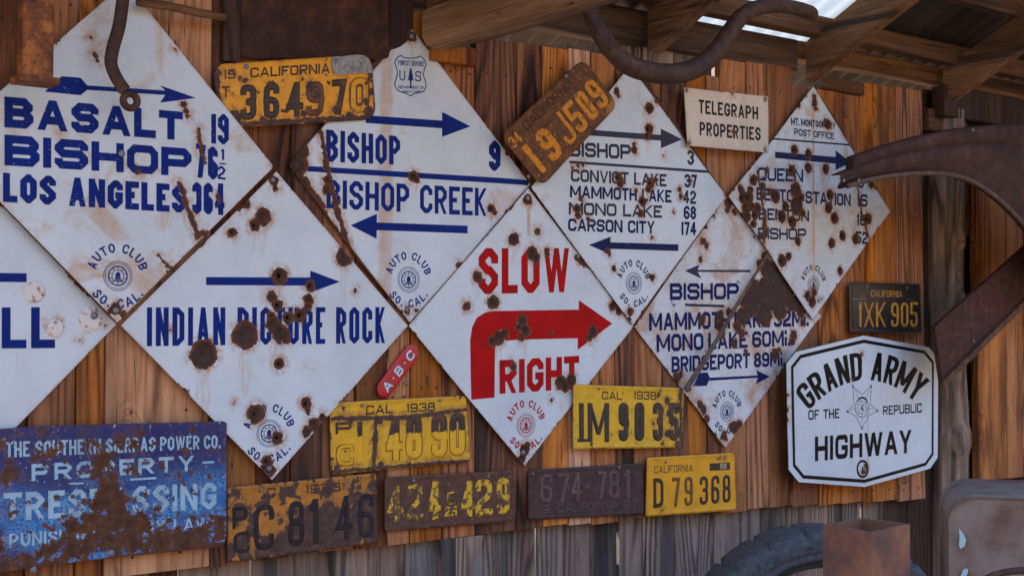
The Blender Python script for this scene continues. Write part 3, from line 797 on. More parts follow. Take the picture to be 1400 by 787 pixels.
# ------------------------------------------------------------------ enamel signs
def poly_edges(pl):
    out = []; cx = sum(p[0] for p in pl) / len(pl); cz = sum(p[1] for p in pl) / len(pl)
    for i in range(len(pl)):
        a, b_ = pl[i - 1], pl[i]; dx, dz = b_[0] - a[0], b_[1] - a[1]; L = math.hypot(dx, dz) or 1
        nx, nz = -dz / L, dx / L
        if (cx - a[0]) * nx + (cz - a[1]) * nz < 0: nx, nz = -nx, -nz
        out.append((a[0], a[1], nx, nz))
    return out
def make_sign(T, outline, spots, caps=(), hull=None, dent=True, edge_amp=.012, sp=.014, jit=.0, holes=True, mat=None, warp=.0085, patch=None, seedd=0, dmin=5, islands=None, **em):
    pl = [T.L(*p) for p in outline]
    a = sum(pl[i - 1][0] * pl[i][1] - pl[i][0] * pl[i - 1][1] for i in range(len(pl)))
    if a < 0: pl = pl[::-1]
    hl = [T.L(*p) for p in hull] if hull else pl
    sp_ = T.spots(spots); ex = []
    for c in caps: ex += T.spots(T.cap(*c))
    g = damage_group(T.root.name + '_damage', sp_ + ex, poly_edges(hl) if edge_amp else (), edge_amp, warp=warp, patch=patch, seed=T.seed, islands=islands)
    T.g = g
    dn = []; hs = []
    for (px, py, r), (x, z, rm) in zip(spots, sp_):
        if r >= dmin and dent:
            T.dents.append((x, z, rm, min(.010, rm * .42))); dn.append((x, z, rm))
            if holes and random.random() < .6: hs.append((x, z, min(.0038, rm * .2)))
    m = mat(g) if mat else enamel_mat(T.root.name + '_enamel', g, seed=T.seed, **em)
    o = sheet('sheet', pl, T.h, m, T.root, sp=sp, jit=jit, dense=dn, holes=hs)
    return o
DIA = 'diamond enamel road signs on the wall'

# A: Basalt / Bishop / Los Angeles
A = Thing('road_sign', 'white diamond sign reading Basalt 19, Bishop 76½, Los Angeles 364', 'sign', (165, 208), .032, 1.3, group=DIA)
make_sign(A, [(171.5, -24), (375, 228), (160, 441), (-80, 194)],
    [(131, 76, 4.5), (134, 83, 3), (251, 142, 5), (255, 152, 5), (257, 160, 4), (376, 229, 5), (245, 377, 4), (157, 422, 9), (150, 426, 5), (168, 428, 5), (188, 235, 3.5), (124, 51, 2.5), (240, 67, 2.5), (350, 262, 3)],
    caps=[(272, 178, 275, 208, 3.5), (278, 212, 282, 222, 2.5), (245, 250, 258, 285, 3.5), (256, 282, 272, 325, 3.8), (272, 320, 283, 318, 5), (216, 350, 238, 370, 2.6), (297, 268, 300, 276, 2.5)],
    dmin=8, stain=.72, edge_amp=.010)
mb = letter_mat('blue_vitreous', A.g, BLUE, 1.3, chip=.035)
A.text('BASALT', (6, 174, 250, 192, 42, 39), mb, .27, gap=.42, chf=.15)
A.text('BISHOP', (6, 226, 262, 241.5, 42, 38), mb, .27, gap=.42, chf=.15)
A.text('LOS ANGELES', (4, 276, 255, 291, 40, 38), mb, .23, gap=.4, chf=.16, space=.45)
A.text('19', (289, 196, 313, 198, 40, 42), mb, .17, gap=.6, chf=.16)
A.text('76', (268, 242.5, 298, 246, 47, 44), mb, .16, gap=.5, chf=.16)
A.text('1', (302, 218.5, 307, 219, 15, 15), mb, .2)
A.bar(300, 223.5, 309, 224, 1.8, mb)
A.text('2', (298, 244.5, 308.5, 246, 18, 18), mb, .17, chf=.2)
A.text('364', (263, 292, 307, 294, 43, 43), mb, .18, gap=.4, chf=.16)
A.poly([(61, 125.5), (84, 104.5), (110, 106.5), (119, 117), (119, 123), (110, 130.5)], mb, 'arrow_fletching')
A.poly([(118, 117), (226, 124), (219, 117), (268, 134), (219, 140.5), (226, 130), (118, 123)], mb, 'arrow')
A.emblem(161, 377, mb); A.screw(166, 210, .0075); A.screw(158, 424, .007)

# B: LL, cut off on the left
B = Thing('road_sign', 'pale diamond sign with blue LL, cut off at the left edge', 'sign', (-70, 443), .010, 4.1, group=DIA)
make_sign(B, [(-64, 212), (160, 443), (-70, 678), (-318, 443)], [(77, 439, 2.5), (67, 443, 2), (118, 434, 3), (121, 447, 2), (144, 444, 2), (41, 393, 2), (46, 406, 2), (109, 464, 1.6), (66, 448, 1.5)], stain=.12, edge_amp=.006, dent=False)
mbB = letter_mat('blue_vitreous_left', B.g, BLUE, 4.1, chip=-.03)
B.text('LL', (2, 476, 75, 475.5, 56, 56), mbB, .21, gap=.55)
B.poly([(-130, 371), (36, 373.5), (36, 385.5), (-130, 384)], mbB, 'printed_line')
mw, nt, b_ = material('plaster_filler'); nt.put(b_.inputs['Base Color'], nt.mix(nt.ss(nt.noise(objco(nt), 90, 5, .7), .52, .64), (.72, .70, .67), (.32, .15, .08))); b_.inputs['Roughness'].default_value = .8
nt.put(b_.inputs['Normal'], nt.bump(nt.noise(objco(nt), 120, 5, .7), .8, .003))
for (x, y, r) in ((47.5, 398, 15), (75, 449, 12.5), (124, 437, 17)):
    c = B.L(x, y); rm = B.rad(x, y, r); V = []; F = []
    for k, rr in enumerate((1, .9, .7, .4)):
        for i in range(20):
            a = i * 2 * math.pi / 20; q = 1 + .22 * mn.noise(Vector((math.cos(a) * 2 + x, math.sin(a) * 2, k * .2)))
            V.append((c[0] + rm * rr * q * math.cos(a), -(.0006 + B.hb(*c) + (0, .0022, .003, .0026)[k] + .0006 * mn.noise(Vector((i, k, x)))), c[1] + rm * rr * q * math.sin(a)))
    for k in range(3):
        for i in range(20): j = (i + 1) % 20; F.append([k * 20 + i, k * 20 + j, (k + 1) * 20 + j, (k + 1) * 20 + i])
    F.append([60 + i for i in range(20)]); mk('filler_patch', V, F, mw, B.root, smooth=True)
B.screw(128, 431, .008, lift=.003)

# C: Indian Picture Rock
C = Thing('road_sign', 'white diamond sign reading Indian Picture Rock, dotted with rusty bullet marks', 'sign', (366, 446), .022, 7.7, group=DIA)
make_sign(C, [(165, 444.5), (378, 234), (558, 445), (372, 656)],
    [(278, 484, 20.5), (335, 458, 19.5), (383, 377, 12), (471, 351, 14), (360, 297, 12), (348, 308, 9), (317, 317.5, 7.5), (335, 278, 8), (326, 283, 6), (375, 247, 7), (377, 258, 5), (424, 391, 8), (486, 396, 3),
     (371, 406, 8.5), (380, 417, 9), (422, 409, 8), (421, 420, 6), (394, 434, 9.5), (410, 431, 10), (374, 443, 12), (384, 456, 13), (371, 432, 6), (391, 462, 8), (382, 497, 8), (350, 566, 14), (419, 552, 8.5), (421, 562, 5), (430, 580, 10), (420, 590, 8), (441, 570, 7), (380, 598, 9.5), (365, 630, 9), (370, 643, 8), (320, 550, 2.2), (233, 452, 2.2), (362, 640, 6)],
    stain=.24, edge_amp=.008)
mbC = letter_mat('blue_vitreous_rock', C.g, BLUE, 7.7, chip=-.02)
C.text('INDIAN PICTURE ROCK', (201, 473, 527, 468.6, 53, 49), mbC, .135, gap=.75, chf=.13, space=.45)
C.arrow(281.5, 384, 464.5, 385, 11, 40.5, 15, mbC)
C.emblem(368, 592, mbC, .98); C.screw(373, 246, .006); C.screw(368, 640, .007)

# D: US Forest Service, Bishop 9, Bishop Creek
Dg = Thing('road_sign', 'white diamond sign with forest service shield, Bishop 9 and Bishop Creek', 'sign', (562, 240), .012, 11.2, bow=.003, group=DIA)
make_sign(Dg, [(562, 38), (726, 252), (560, 441), (488, 352), (460, 312), (395, 226), (418, 196), (437, 178), (505, 90)],
    [(408, 225, 15), (416, 250, 10), (412, 205, 12), (449, 245, 8), (447, 258, 7), (565, 241, 8), (569, 244, 6), (672, 285, 7), (676, 291, 4), (563, 50, 7.5), (556, 424, 5), (548, 428, 4), (447, 305, 6), (456, 314, 8), (466, 325, 8), (474, 338, 6), (627, 362, 5), (446, 228, 5), (518, 74, 5), (510, 80, 5), (528, 68, 4), (570, 425, 3)],
    caps=[(440, 182, 446, 220, 3.6), (446, 220, 462, 290, 4.2), (462, 290, 478, 342, 5), (442, 296, 452, 306, 3), (397, 226, 440, 280, 6), (440, 285, 475, 340, 4)],
    hull=[(562, 38), (726, 252), (560, 441), (395, 226)], stain=.3, edge_amp=.008, dmin=5.5, jit=.0015,
    bands=[(Dg.L(527, 300)[0], .021, Dg.L(527, 415)[1], Dg.L(527, 70)[1], .62)])
mbD = letter_mat('blue_vitreous_creek', Dg.g, BLUE, 11.2)
Dg.arrow(500, 163, 642.5, 173, 10.5, 38.5, 17, mbD)
Dg.text('BISHOP', (446, 221, 547, 225.5, 44, 39), mbD, .17, gap=.55, chf=.14)
Dg.text('9', (668, 233, 684, 234, 41, 41), mbD, .21, chf=.14)
Dg.bar(420, 230.5, 700, 248, 7.5, mbD); Dg.poly([(699.9, 244.3), (722, 246.2), (724.5, 249.2), (721.5, 253.3), (699.9, 251.8)], mbD, 'printed_line')
Dg.text('BISHOP CREEK', (446.5, 284.5, 665.5, 295.5, 39, 38), mbD, .165, gap=.6, chf=.14, space=.5)
Dg.arrow(639, 313.8, 479.5, 308, 10.5, 35.5, 17, mbD)
Dg.emblem(558.5, 382, mbD)
Dg.screw(563, 50, .008); Dg.screw(555.5, 423, .006); Dg.screw(656, 175, .002)
sh = [(539, 86), (542, 80), (547, 76), (553, 79.5), (560, 80), (568, 79.5), (575, 77), (580, 83), (582, 89), (579, 97), (578, 103), (581, 112), (582, 119), (579, 125), (572, 127), (566, 128), (561, 131.5), (555, 128), (548, 126), (542, 123), (539, 116), (541, 108), (543, 101), (542, 94)]
V, F = [], []; s = Dg
stroke(V, F, [s.L(*p) for p in sh], .0024, True, FLAT, lambda X, Y, Z: (X, -(s.hb(X, Y) + .0006 + Z), Y)); mk('shield_outline', V, F, mbD, s.root)
Dg.text('U', (545.5, 110, 553.5, 111, 14, 14), mbD, .12, chf=.3, rnd=True); Dg.text('S', (567, 111.5, 575, 112, 14, 14), mbD, .12, chf=.25, rnd=True)
Dg.text('FOREST SERVICE', (544, 89.5, 579, 91.5, 7, 7), mbD, .12, chf=.25)
Dg.text('DEPARTMENT OF', (544, 121.5, 579, 122.5, 4.2, 4.2), mbD, .14, chf=.25); Dg.text('AGRICULTURE', (549, 127, 574, 127.5, 3.4, 3.4), mbD, .14, chf=.25)
tr = [(561, 92)]
for i in range(5): y = 96 + i * 3.4; w1 = 1.8 + i * .75; tr += [(561 + w1, y + 1.4), (561 + w1 * .5, y)]
tr += [(562, 111), (562, 119), (564, 120.5), (557.5, 120.5), (560, 119), (560, 111)]
for i in range(4, -1, -1): y = 96 + i * 3.4; w1 = 1.8 + i * .75; tr += [(561 - w1 * .5, y), (561 - w1, y + 1.4)]
Dg.poly(tr, mbD, 'tree_symbol', sp=.05)

# E: Slow right
E = Thing('road_sign', 'white diamond sign with red Slow Right and a bent red arrow', 'sign', (717, 446), .017, 15.9, group=DIA)
make_sign(E, [(558, 445), (722, 257), (867, 445), (717, 637)],
    [(702, 327, 9), (735, 317, 6), (728, 346, 10), (733, 352, 8), (748, 344.5, 5.5), (653, 379, 8.5), (638, 418, 7), (674, 413, 10), (682, 462, 11), (673, 467, 7), (690, 456, 8), (714, 438, 9), (718, 452, 9), (712, 462, 5), (709, 447, 7), (753.5, 455, 3.5), (811, 453, 9), (806, 461, 6), (767, 522, 10), (781, 519, 9), (773, 529, 8), (754, 546, 2.4), (795, 356, 5.5), (702, 502, 6), (700, 495, 4), (721.5, 273, 8), (717, 615, 9), (713, 627, 7), (721, 607, 5), (838, 418, 7), (846, 424, 6), (563, 434, 3)],
    caps=[(788, 352, 798, 362, 4)], stain=.14, edge_amp=.008, dmin=6, holes=False, bands=[(E.L(723, 300)[0], .006, E.L(723, 330)[1], E.L(723, 275)[1], .7)])
mr = letter_mat('red_vitreous', E.g, RED, 15.9, chip=-.04)
E.text('SLOW', (654, 402, 779, 399, 63, 60), mr, .185, gap=.55, chf=.14)
E.text('RIGHT', (683, 538, 792, 531, 46, 45), mr, .215, gap=.4, chf=.14)
E.poly([(644.5, 546), (643, 464), (645.5, 447), (652, 434), (663, 427), (674, 425), (791.5, 423), (791.5, 410), (837, 442), (790, 478), (790, 462), (712, 464), (690, 465.5), (681, 468.5), (677, 475), (676, 543)], mr, 'arrow')
E.emblem(719, 581, mr, .97); E.screw(721, 271, .007); E.screw(715, 618, .007)

# F: Bishop 3, Convict Lake...
Fg = Thing('road_sign', 'white diamond sign listing Convict Lake, Mammoth Lake, Mono Lake and Carson City', 'sign', (862, 260), .024, 19.3, bow=.003, group=DIA)
make_sign(Fg, [(726, 256), (812, 150), (852, 99.5), (866, 103), (878, 107), (889, 113), (895, 127), (903, 137), (907, 147), (913, 152), (924, 166), (936, 183), (993, 268), (865, 444.5)],
    [(888, 148.7, 8), (887, 176, 8), (885, 186, 6), (866.6, 205, 5.5), (866.6, 197, 3.5), (845, 243, 7.5), (848, 251, 6), (889, 250, 7.5), (886, 258, 6), (896, 246, 4), (869, 260.5, 4), (878, 275, 7.5), (875.6, 292, 5.5), (794, 272.5, 4.5), (789.5, 286, 7), (790, 294, 6), (804, 299, 3.5), (929, 260, 4.5), (931, 269, 4), (891.6, 324.6, 3), (838.7, 367, 5), (829, 342, 4), (833, 347, 3), (892, 380, 5), (843, 124, 5), (845, 130, 4), (861.5, 426, 6), (860, 436, 4), (944, 247, 2.5), (897, 139, 3), (907, 212, 2.5), (921, 291, 2), (782, 229, 3), (790, 226, 3), (796, 225, 3), (996, 268, 8), (961, 330, 4)],
    hull=[(726, 256), (862, 90), (993, 268), (865, 444.5)], stain=.42, edge_amp=.010, dmin=5, jit=.0012)
mn_g = letter_mat('faded_blue_lake', Fg.g, GREYBLUE, 19.3, chip=.0)
mn_b = letter_mat('navy_lake', Fg.g, NAVY, 19.3, chip=.0)
Fg.poly([(800, 177), (903.3, 184.5), (903.3, 176), (932.6, 190.6), (903.3, 203), (903.3, 192.3), (800, 185)], mn_g, 'arrow')
k = dict(gap=.42, chf=.14)
Fg.text('BISHOP', (778, 214, 862, 218, 20, 20), mn_g, .21, **k); Fg.text('3', (940, 225, 949, 226, 20, 20), mn_g, .2, **k)
Fg.bar(778, 221.6, 972, 235, 3.6, mn_g)
Fg.text('CONVICT LAKE', (780, 248, 911, 255.3, 16.8, 17), mn_g, .21, **k); Fg.text('37', (936, 256, 953, 257, 18, 18), mn_b, .2, **k)
Fg.text('MAMMOTH LAKE', (779, 270, 918, 277, 16.5, 17), mn_b, .21, **k); Fg.text('42', (934, 278, 952, 279, 18, 18), mn_g, .2, **k)
Fg.text('MONO LAKE', (777.6, 293.4, 905, 298, 17, 17), mn_g, .21, **k); Fg.text('68', (935, 299.5, 952, 300, 18, 18), mn_b, .2, **k)
Fg.text('CARSON CITY', (777, 315.5, 895, 319.5, 17, 17), mn_b, .21, **k); Fg.text('174', (932, 321, 952, 321.5, 18, 18), mn_b, .2, **k)
Fg.arrow(927.6, 338.5, 805.5, 334.7, 9, 28.5, 12, mn_b)
Fg.emblem(866.6, 387, mn_b, .97)

# G: Bishop, Mammoth Lake 32Mi...
Gg = Thing('road_sign', 'heavily rusted diamond sign reading Mammoth 32Mi, Mono Lake 60Mi, Bridgeport 89Mi', 'sign', (993, 440), .008, 23.8, group=DIA)
make_sign(Gg, [(867, 447), (993, 268), (1012, 292), (1124, 432), (1115, 441), (1097, 466), (1083, 484), (1066, 508), (1050, 532), (1018, 576), (992, 612), (984, 606), (968, 580), (955, 560), (938, 540)],
    [(1052, 372, 16), (1060, 395, 32), (1035, 400, 18), (1022, 412, 14), (1045, 430, 16), (1090, 415, 12), (1060, 392, 24), (1048, 405, 20), (1028, 420, 14), (1015, 432, 12), (1075, 398, 16), (1082, 415, 12), (1066, 425, 14), (1042, 432, 12), (1046, 352, 9), (1040, 362, 8), (1095, 428, 8), (960, 437, 7), (984, 430, 8), (998, 428, 8), (985, 445, 8), (987, 456, 6), (1008, 446, 7), (1004, 470, 7), (1014, 455, 7), (925, 517, 8), (930, 512, 5), (962, 560, 7), (957, 553, 6), (966, 572, 6), (1003, 584, 9), (1010, 580, 7), (990, 596, 7), (1085, 458, 7), (1083, 466, 6), (1059, 484, 8.5), (1064, 478, 5), (962, 330, 6), (966, 336, 5), (958, 354, 4.5), (996, 278, 8), (995, 285, 6), (1004, 290, 5), (1104, 406, 8), (940, 529, 6), (1020, 480, 4), (1110, 430, 6), (1098, 440, 4)],
    hull=[(867, 447), (993, 268), (1124, 432), (992, 612)], stain=.86, stain_col=(.40, .20, .08), edge_amp=.014, dmin=99, jit=.0015, warp=.012, patch=(30, .665, .05))
mG1 = letter_mat('navy_mammoth', Gg.g, (.008, .018, .11), 23.8, chip=.01); mG2 = letter_mat('greyblue_mammoth', Gg.g, GREYBLUE, 23.8, chip=.0)
Gg.poly([(936.6, 370), (957, 361.5), (954, 368.8), (1025.8, 368.8), (1025.8, 372), (954, 371.5), (959.6, 380.7)], mG2, 'arrow')
Gg.text('BISHOP', (916, 410, 1010, 409, 23, 22), mG1, .22, **k)
Gg.bar(936.6, 416.5, 990, 418.3, 3.6, mG2)
Gg.text('MAMMOTH LAKE 32Mi.', (887, 452, 1106, 445.5, 24, 22.5), mG1, .21, gap=.38, chf=.14, space=.25)
Gg.text('MONO LAKE 60Mi.', (897, 481, 1080, 472.5, 24, 21.5), mG1, .21, gap=.4, chf=.14, space=.3)
Gg.text('BRIDGEPORT 89Mi.', (917.5, 509, 1073, 499.5, 22, 19.5), mG1, .2, gap=.4, chf=.14, space=.3)
Gg.poly([(947, 527.5), (956, 509.5), (967, 508.5), (970.5, 516.5), (966, 527)], mG1, 'arrow_fletching')
Gg.poly([(970, 516), (1036, 512.8), (1033, 505.6), (1052, 514.5), (1033, 524.7), (1036, 516), (970, 520)], mG1, 'arrow')
Gg.emblem(994, 562.5, mG1, .95)

# H: Mt Montgomery post office...
Hg = Thing('road_sign', 'rightmost diamond sign, Mt Montgomery Post Office, riddled with rusty bullet holes', 'sign', (1110, 280), .020, 29.4, group=DIA)
make_sign(Hg, [(1112, 118), (1130, 145), (1141, 160), (1153, 186), (1190, 243), (1217, 289), (1186, 332), (1139, 400), (1111, 437), (1069, 374), (1045, 334), (996, 268), (1042, 211), (1088, 150)],
    [(1086, 205, 7.5), (1105, 211, 7.5), (1105, 230, 7.5), (1129, 231, 7.5), (1083, 233, 8.5), (1088, 260, 11), (1089, 281, 13), (1083, 303, 8.5), (1060, 268.6, 9.5), (1069, 295.5, 9), (1135, 266, 7.5), (1133, 284, 8), (1141, 298, 8), (1186.6, 299, 8), (1151.7, 322, 7.5), (1170, 326.5, 7.5), (1137, 332.8, 7.5), (1090.7, 330, 6.5), (1069, 356.5, 9), (1077.5, 350.6, 6), (1148.7, 370.5, 6), (1191, 252, 6), (1131.4, 170.5, 7), (1128, 165, 4.5), (1113, 141, 6), (1113, 133, 5), (1115, 148, 4), (1092, 143.8, 4), (1154, 182, 5), (1030.6, 246, 8), (1043, 255, 6.5), (1016, 270, 9), (1020, 285, 9), (1012, 258, 6), (1026, 260, 6), (1028, 283, 7), (1032, 294, 7), (1016, 296, 7), (1050, 352, 5), (1048, 232, 4), (1110, 412, 8), (1104, 404, 7), (1113, 400, 6), (1040, 322, 4), (1044, 268, 4), (1024, 270, 9), (1036, 284, 7), (1022, 296, 7), (1030, 306, 6), (1052, 262, 5), (1074, 282, 7), (1098, 292, 6), (1096, 270, 6), (1014, 262, 6)],
    caps=[(1172, 254, 1178, 290, 1.8), (1178, 290, 1188, 326, 2), (1036, 235, 1049, 320, 2.2), (1044, 300, 1044, 330, 2.5)],
    hull=[(1112, 118), (1217, 289), (1111, 437), (996, 268)], stain=.55, stain_col=(.48, .30, .15), edge_amp=.010, dmin=5.9, jit=.001, warp=.007, patch=(45, .70, .05),
    bands=[(Hg.L(1112, 280)[0], .007, Hg.L(1112, 425)[1], Hg.L(1112, 140)[1], .8)])
mH = letter_mat('navy_montgomery', Hg.g, (.024, .034, .10), 29.4, chip=.0); mH2 = letter_mat('charcoal_montgomery', Hg.g, (.03, .03, .04), 29.4)
Hg.text('MT. MONTGOMERY', (1081, 171, 1142, 177, 10.3, 9.5), mH2, .19, gap=.4, chf=.2, space=.3)
Hg.text('POST OFFICE', (1085.6, 185, 1140, 191, 9.5, 9), mH2, .19, gap=.45, chf=.2)
Hg.bar(1056, 189.7, 1162, 198.3, 2.3, mH2)
Hg.poly([(1059.7, 207.5), (1142, 214.8), (1142, 205.6), (1163, 222.4), (1142, 232.5), (1142, 223.8), (1059.7, 216)], mH, 'arrow')
Hg.text('QUEEN', (1036, 247, 1098, 249, 18.5, 17.5), mH, .2, **k); Hg.text('5', (1173, 256.5, 1181, 257, 15, 15), mH, .2, **k)
Hg.text('BENTON STATION', (1034, 273.5, 1163, 282, 17.5, 16.5), mH, .2, gap=.4, chf=.14, space=.35); Hg.text('16', (1172, 282, 1186, 283, 17, 17), mH, .2, **k)
Hg.text('BENTON', (1037, 300.5, 1106, 303, 16.5, 15.5), mH, .2, **k); Hg.text('18', (1171, 308, 1186, 309, 15.5, 15.5), mH, .2, **k)
Hg.text('BISHOP', (1036, 327, 1102, 328, 16, 15.5), mH, .2, **k); Hg.text('52', (1170, 333, 1186, 334, 17, 17), mH, .2, **k)
Hg.emblem(1112, 389, mH2, .92)

# bent strip lying over the rusted sign
M_strip = rusty_metal('grey_rusty_strip', (.05, .04, .035), (.12, .095, .08), (.22, .17, .14), 60)
pa = P(937, 533, .035); pb = P(1051, 347, .03)
stp = empty('metal_strip', 'thin weathered strip leaning diagonally across the rusted Mammoth sign', 'strip', pa)
pth = [pa.lerp(pb, t) - pa + Vector((0, -.004 * math.sin(t * 6), 0)) for t in (0, .2, .4, .6, .8, 1)]
V, F = tube(pth, [.010, .0095, .008, .007, .006, .005], 8, .35); mk('strip', V, F, M_strip, stp)

# Telegraph properties
Tg = Thing('notice_sign', 'small cream rectangular notice reading Telegraph Properties', 'sign', (993, 164), .036, 33.3, bow=.004)
make_sign(Tg, [(934, 119.5), (1000, 126), (1001.5, 130), (1004, 126.5), (1050, 131.5), (1052, 134), (1050.5, 209), (990, 204.5), (939, 199.5), (937, 160)],
    hull=[(934, 119.5), (1052, 131.5), (1050.5, 209), (939, 199.5)], spots=[(1003, 180, 3), (937, 123, 2), (1048, 135, 2.5), (1047, 205, 2), (941, 195, 3), (1003, 128, 2.5)], base=(.66, .60, .50), stain=.35, stain_col=(.42, .28, .15), edge_amp=.005, dent=False, bands=[(Tg.L(1017, 160)[0], .02, Tg.L(1017, 208)[1], Tg.L(1017, 128)[1], .3)])
mT = letter_mat('black_print', Tg.g, (.035, .03, .028), 33.3, chip=.02, rough=.6)
Tg.text('TELEGRAPH', (955, 155, 1037, 163.5, 19, 17.3), mT, .18, gap=.75, chf=.15); Tg.text('PROPERTIES', (956, 185, 1040, 192.5, 18.5, 18), mT, .18, gap=.75, chf=.15)
for p in ((938, 123.5), (1047, 137), (941, 195), (1046, 204)): Tg.screw(*p, .0055)

# Grand Army of the Republic Highway
GA = Thing('highway_sign', 'white six-cornered sign reading Grand Army of the Republic Highway', 'sign', (1179, 561), .062, 37.1, bow=.0008)
gout = [(1075.5, 497), (1088, 481), (1181, 458.5), (1270, 474.5), (1282.5, 490), (1282, 625), (1271.5, 640), (1182, 665), (1092, 658.5), (1078.5, 641.5)]
make_sign(GA, gout, [(1178.5, 483.4, 3), (1181, 643, 6), (1184, 637, 4), (1077, 560, 3), (1076, 575, 3), (1165, 518, 2), (1077, 540, 2.5)],
    stain=.02, edge_amp=0, dent=False, bands=[(GA.L(1187, 600)[0], .006, GA.L(1187, 662)[1], GA.L(1187, 560)[1], .35), (GA.L(1168, 500)[0], .004, GA.L(1168, 512)[1], GA.L(1168, 470)[1], .4)], seedd=0)
mg = letter_mat('black_vitreous', GA.g, (.012, .011, .012), 37.1, chip=-.06)
V, F = [], []; cxy = (1179, 561); inn = [(cxy[0] + (x - cxy[0]) * .93, cxy[1] + (y - cxy[1]) * .925) for x, y in gout]
stroke(V, F, [GA.L(*p) for p in inn], .0105, True, FLAT, lambda X, Y, Z: (X, -(GA.hb(X, Y) + .0006 + Z), Y)); mk('border_stripe', V, F, mg, GA.root)
def arch(txt, cpx, r_out, r_in, a0, a1, t, mat, T, sx, **k_):
    """letters on an elliptical arch about pixel centre cpx; sx = horizontal squeeze"""
    Hh = r_out - r_in; W = (a1 - a0) * (r_in)
    def fn(X, Y, Z):
        a = a0 + (a1 - a0) * X / W; r = r_in + Y
        x, z = T.L(cpx[0] + sx * r * math.sin(a), cpx[1] - r * math.cos(a) + cpx[2] * math.sin(a) * r)
        return (x, -(T.hb(x, z) + .0006 + Z), z)
    V, F = layout(txt, W, Hh, t * Hh, fn, FLAT, **k_); mk('lettering', V, F, mat, T.root)
arch('GRAND ARMY', (1178.5, 653, -.06), 172, 133.5, -R(43), R(43), .155, mg, GA, .79, gap=.5, chf=.2, rnd=True, space=.5, dk=.95)
GA.text('OF THE', (1105, 573.7, 1147.5, 571, 13.5, 12.8), mg, .17, gap=.8, chf=.2, rnd=True); GA.text('REPUBLIC', (1207, 566.8, 1260, 563.5, 12, 13), mg, .17, gap=.8, chf=.2, rnd=True)
GA.text('HIGHWAY', (1114, 630, 1246, 618.5, 33.5, 31.5), mg, .2, gap=.7, chf=.2, rnd=True, dk=.98)
# star medal emblem
V, F = [], []; ffn = lambda X, Y, Z: (X, -(GA.hb(X, Y) + .0006 + Z), Y); sc = GA.L(1178.5, 553)
def ap(x, y): return GA.L(1178.5 + x, 555 + y)
tips = [(-12.5, -27), (12.5, -27.5), (21, 6), (0, 30), (-20, 7)]; inns = [(0, -16), (11, -3), (9, 13), (-9, 13), (-11, -2)]
star = []
for a, b_ in zip(tips, inns): star += [ap(*a), ap(*b_)]
stroke(V, F, star, .0016, True, FLAT, ffn)
for tpx in tips:
    c = ap(*tpx); stroke(V, F, [(c[0] + .0035 * math.cos(i * .785), c[1] + .0035 * math.sin(i * .785)) for i in range(8)], .0018, True, FLAT, ffn, .0001)
for i in range(5):
    a, b_ = tips[i], inns[(i + 2) % 5]; stroke(V, F, [ap(a[0] * .8, a[1] * .8), ap(a[0] * .35, a[1] * .35)], .0009, False, FLAT, ffn, .00012)
for rr, tt in ((13, .0020), (9, .001)):
    stroke(V, F, [ap(rr * .72 * math.cos(i * .3927), 2 + rr * math.sin(i * .3927)) for i in range(16)], tt, True, FLAT, ffn, .00014)
rs = random.Random(3)
for i in range(46):
    a = rs.uniform(0, 6.28); r_ = rs.uniform(0, 11); p = (r_ * .7 * math.cos(a), 2 + r_ * math.sin(a))
    stroke(V, F, [ap(*p), ap(p[0] + rs.uniform(-2.2, 2.2), p[1] + rs.uniform(-3, 3))], .0013, False, FLAT, ffn, .00016 + i * .00001, hcut=False)
stroke(V, F, [ap(-7, -7), ap(-4, -11), ap(0, -12.5), ap(4, -11), ap(7, -7)], .004, False, FLAT, ffn, .0008, hcut=False)
mk('star_emblem', V, F, mg, GA.root)
V, F = [], []
stroke(V, F, [GA.L(1179.3 + 7.2 * math.cos(i * .3927), 640.5 + 11 * math.sin(i * .3927)) for i in range(16)], .0075, True, FLAT, ffn); mk('grommet_ring', V, F, mg, GA.root)
GA.screw(1178.5, 483.4, .005); GA.screw(1181, 641, .008)

# Blue power company sign
S = Thing('enamel_notice', 'large chipped blue sign of the Southern Sierras Power Co warning against trespassing', 'sign', (145, 678), .030, 41.9, bow=.003)
def blue_mottle(nt, co, c):
    vr = nt.n('TexVoronoi', feature='DISTANCE_TO_EDGE'); nt.put(vr.inputs['Vector'], nt.v('ADD', co, nt.v('MULTIPLY', nt.noise(co, 60, 3, col=True), (.02, .02, .02)))); vr.inputs['Scale'].default_value = 130
    cell = nt.ss(vr.outputs['Distance'], .05, .22)
    big = nt.noise(nt.v('MULTIPLY', co, (1, 1, 1.6)), 7, 4)
    sx = nt.n('SeparateXYZ'); nt.put(sx.inputs[0], co)
    low = nt.ss(sx.outputs[2], -.02, .085, 1, 0)
    f = nt.m('MULTIPLY', nt.ss(big, .32, .55), low)
    light = nt.mix(cell, (.09, .34, .62), (.002, .07, .30))
    c = nt.mix(f, (.001, .018, .13), nt.mix(nt.ss(nt.noise(co, 20, 4), .35, .65), light, (.003, .13, .40)))
    return nt.mix(nt.ss(nt.noise(co, 90, 4, .7), .62, .66), c, (.30, .40, .50))
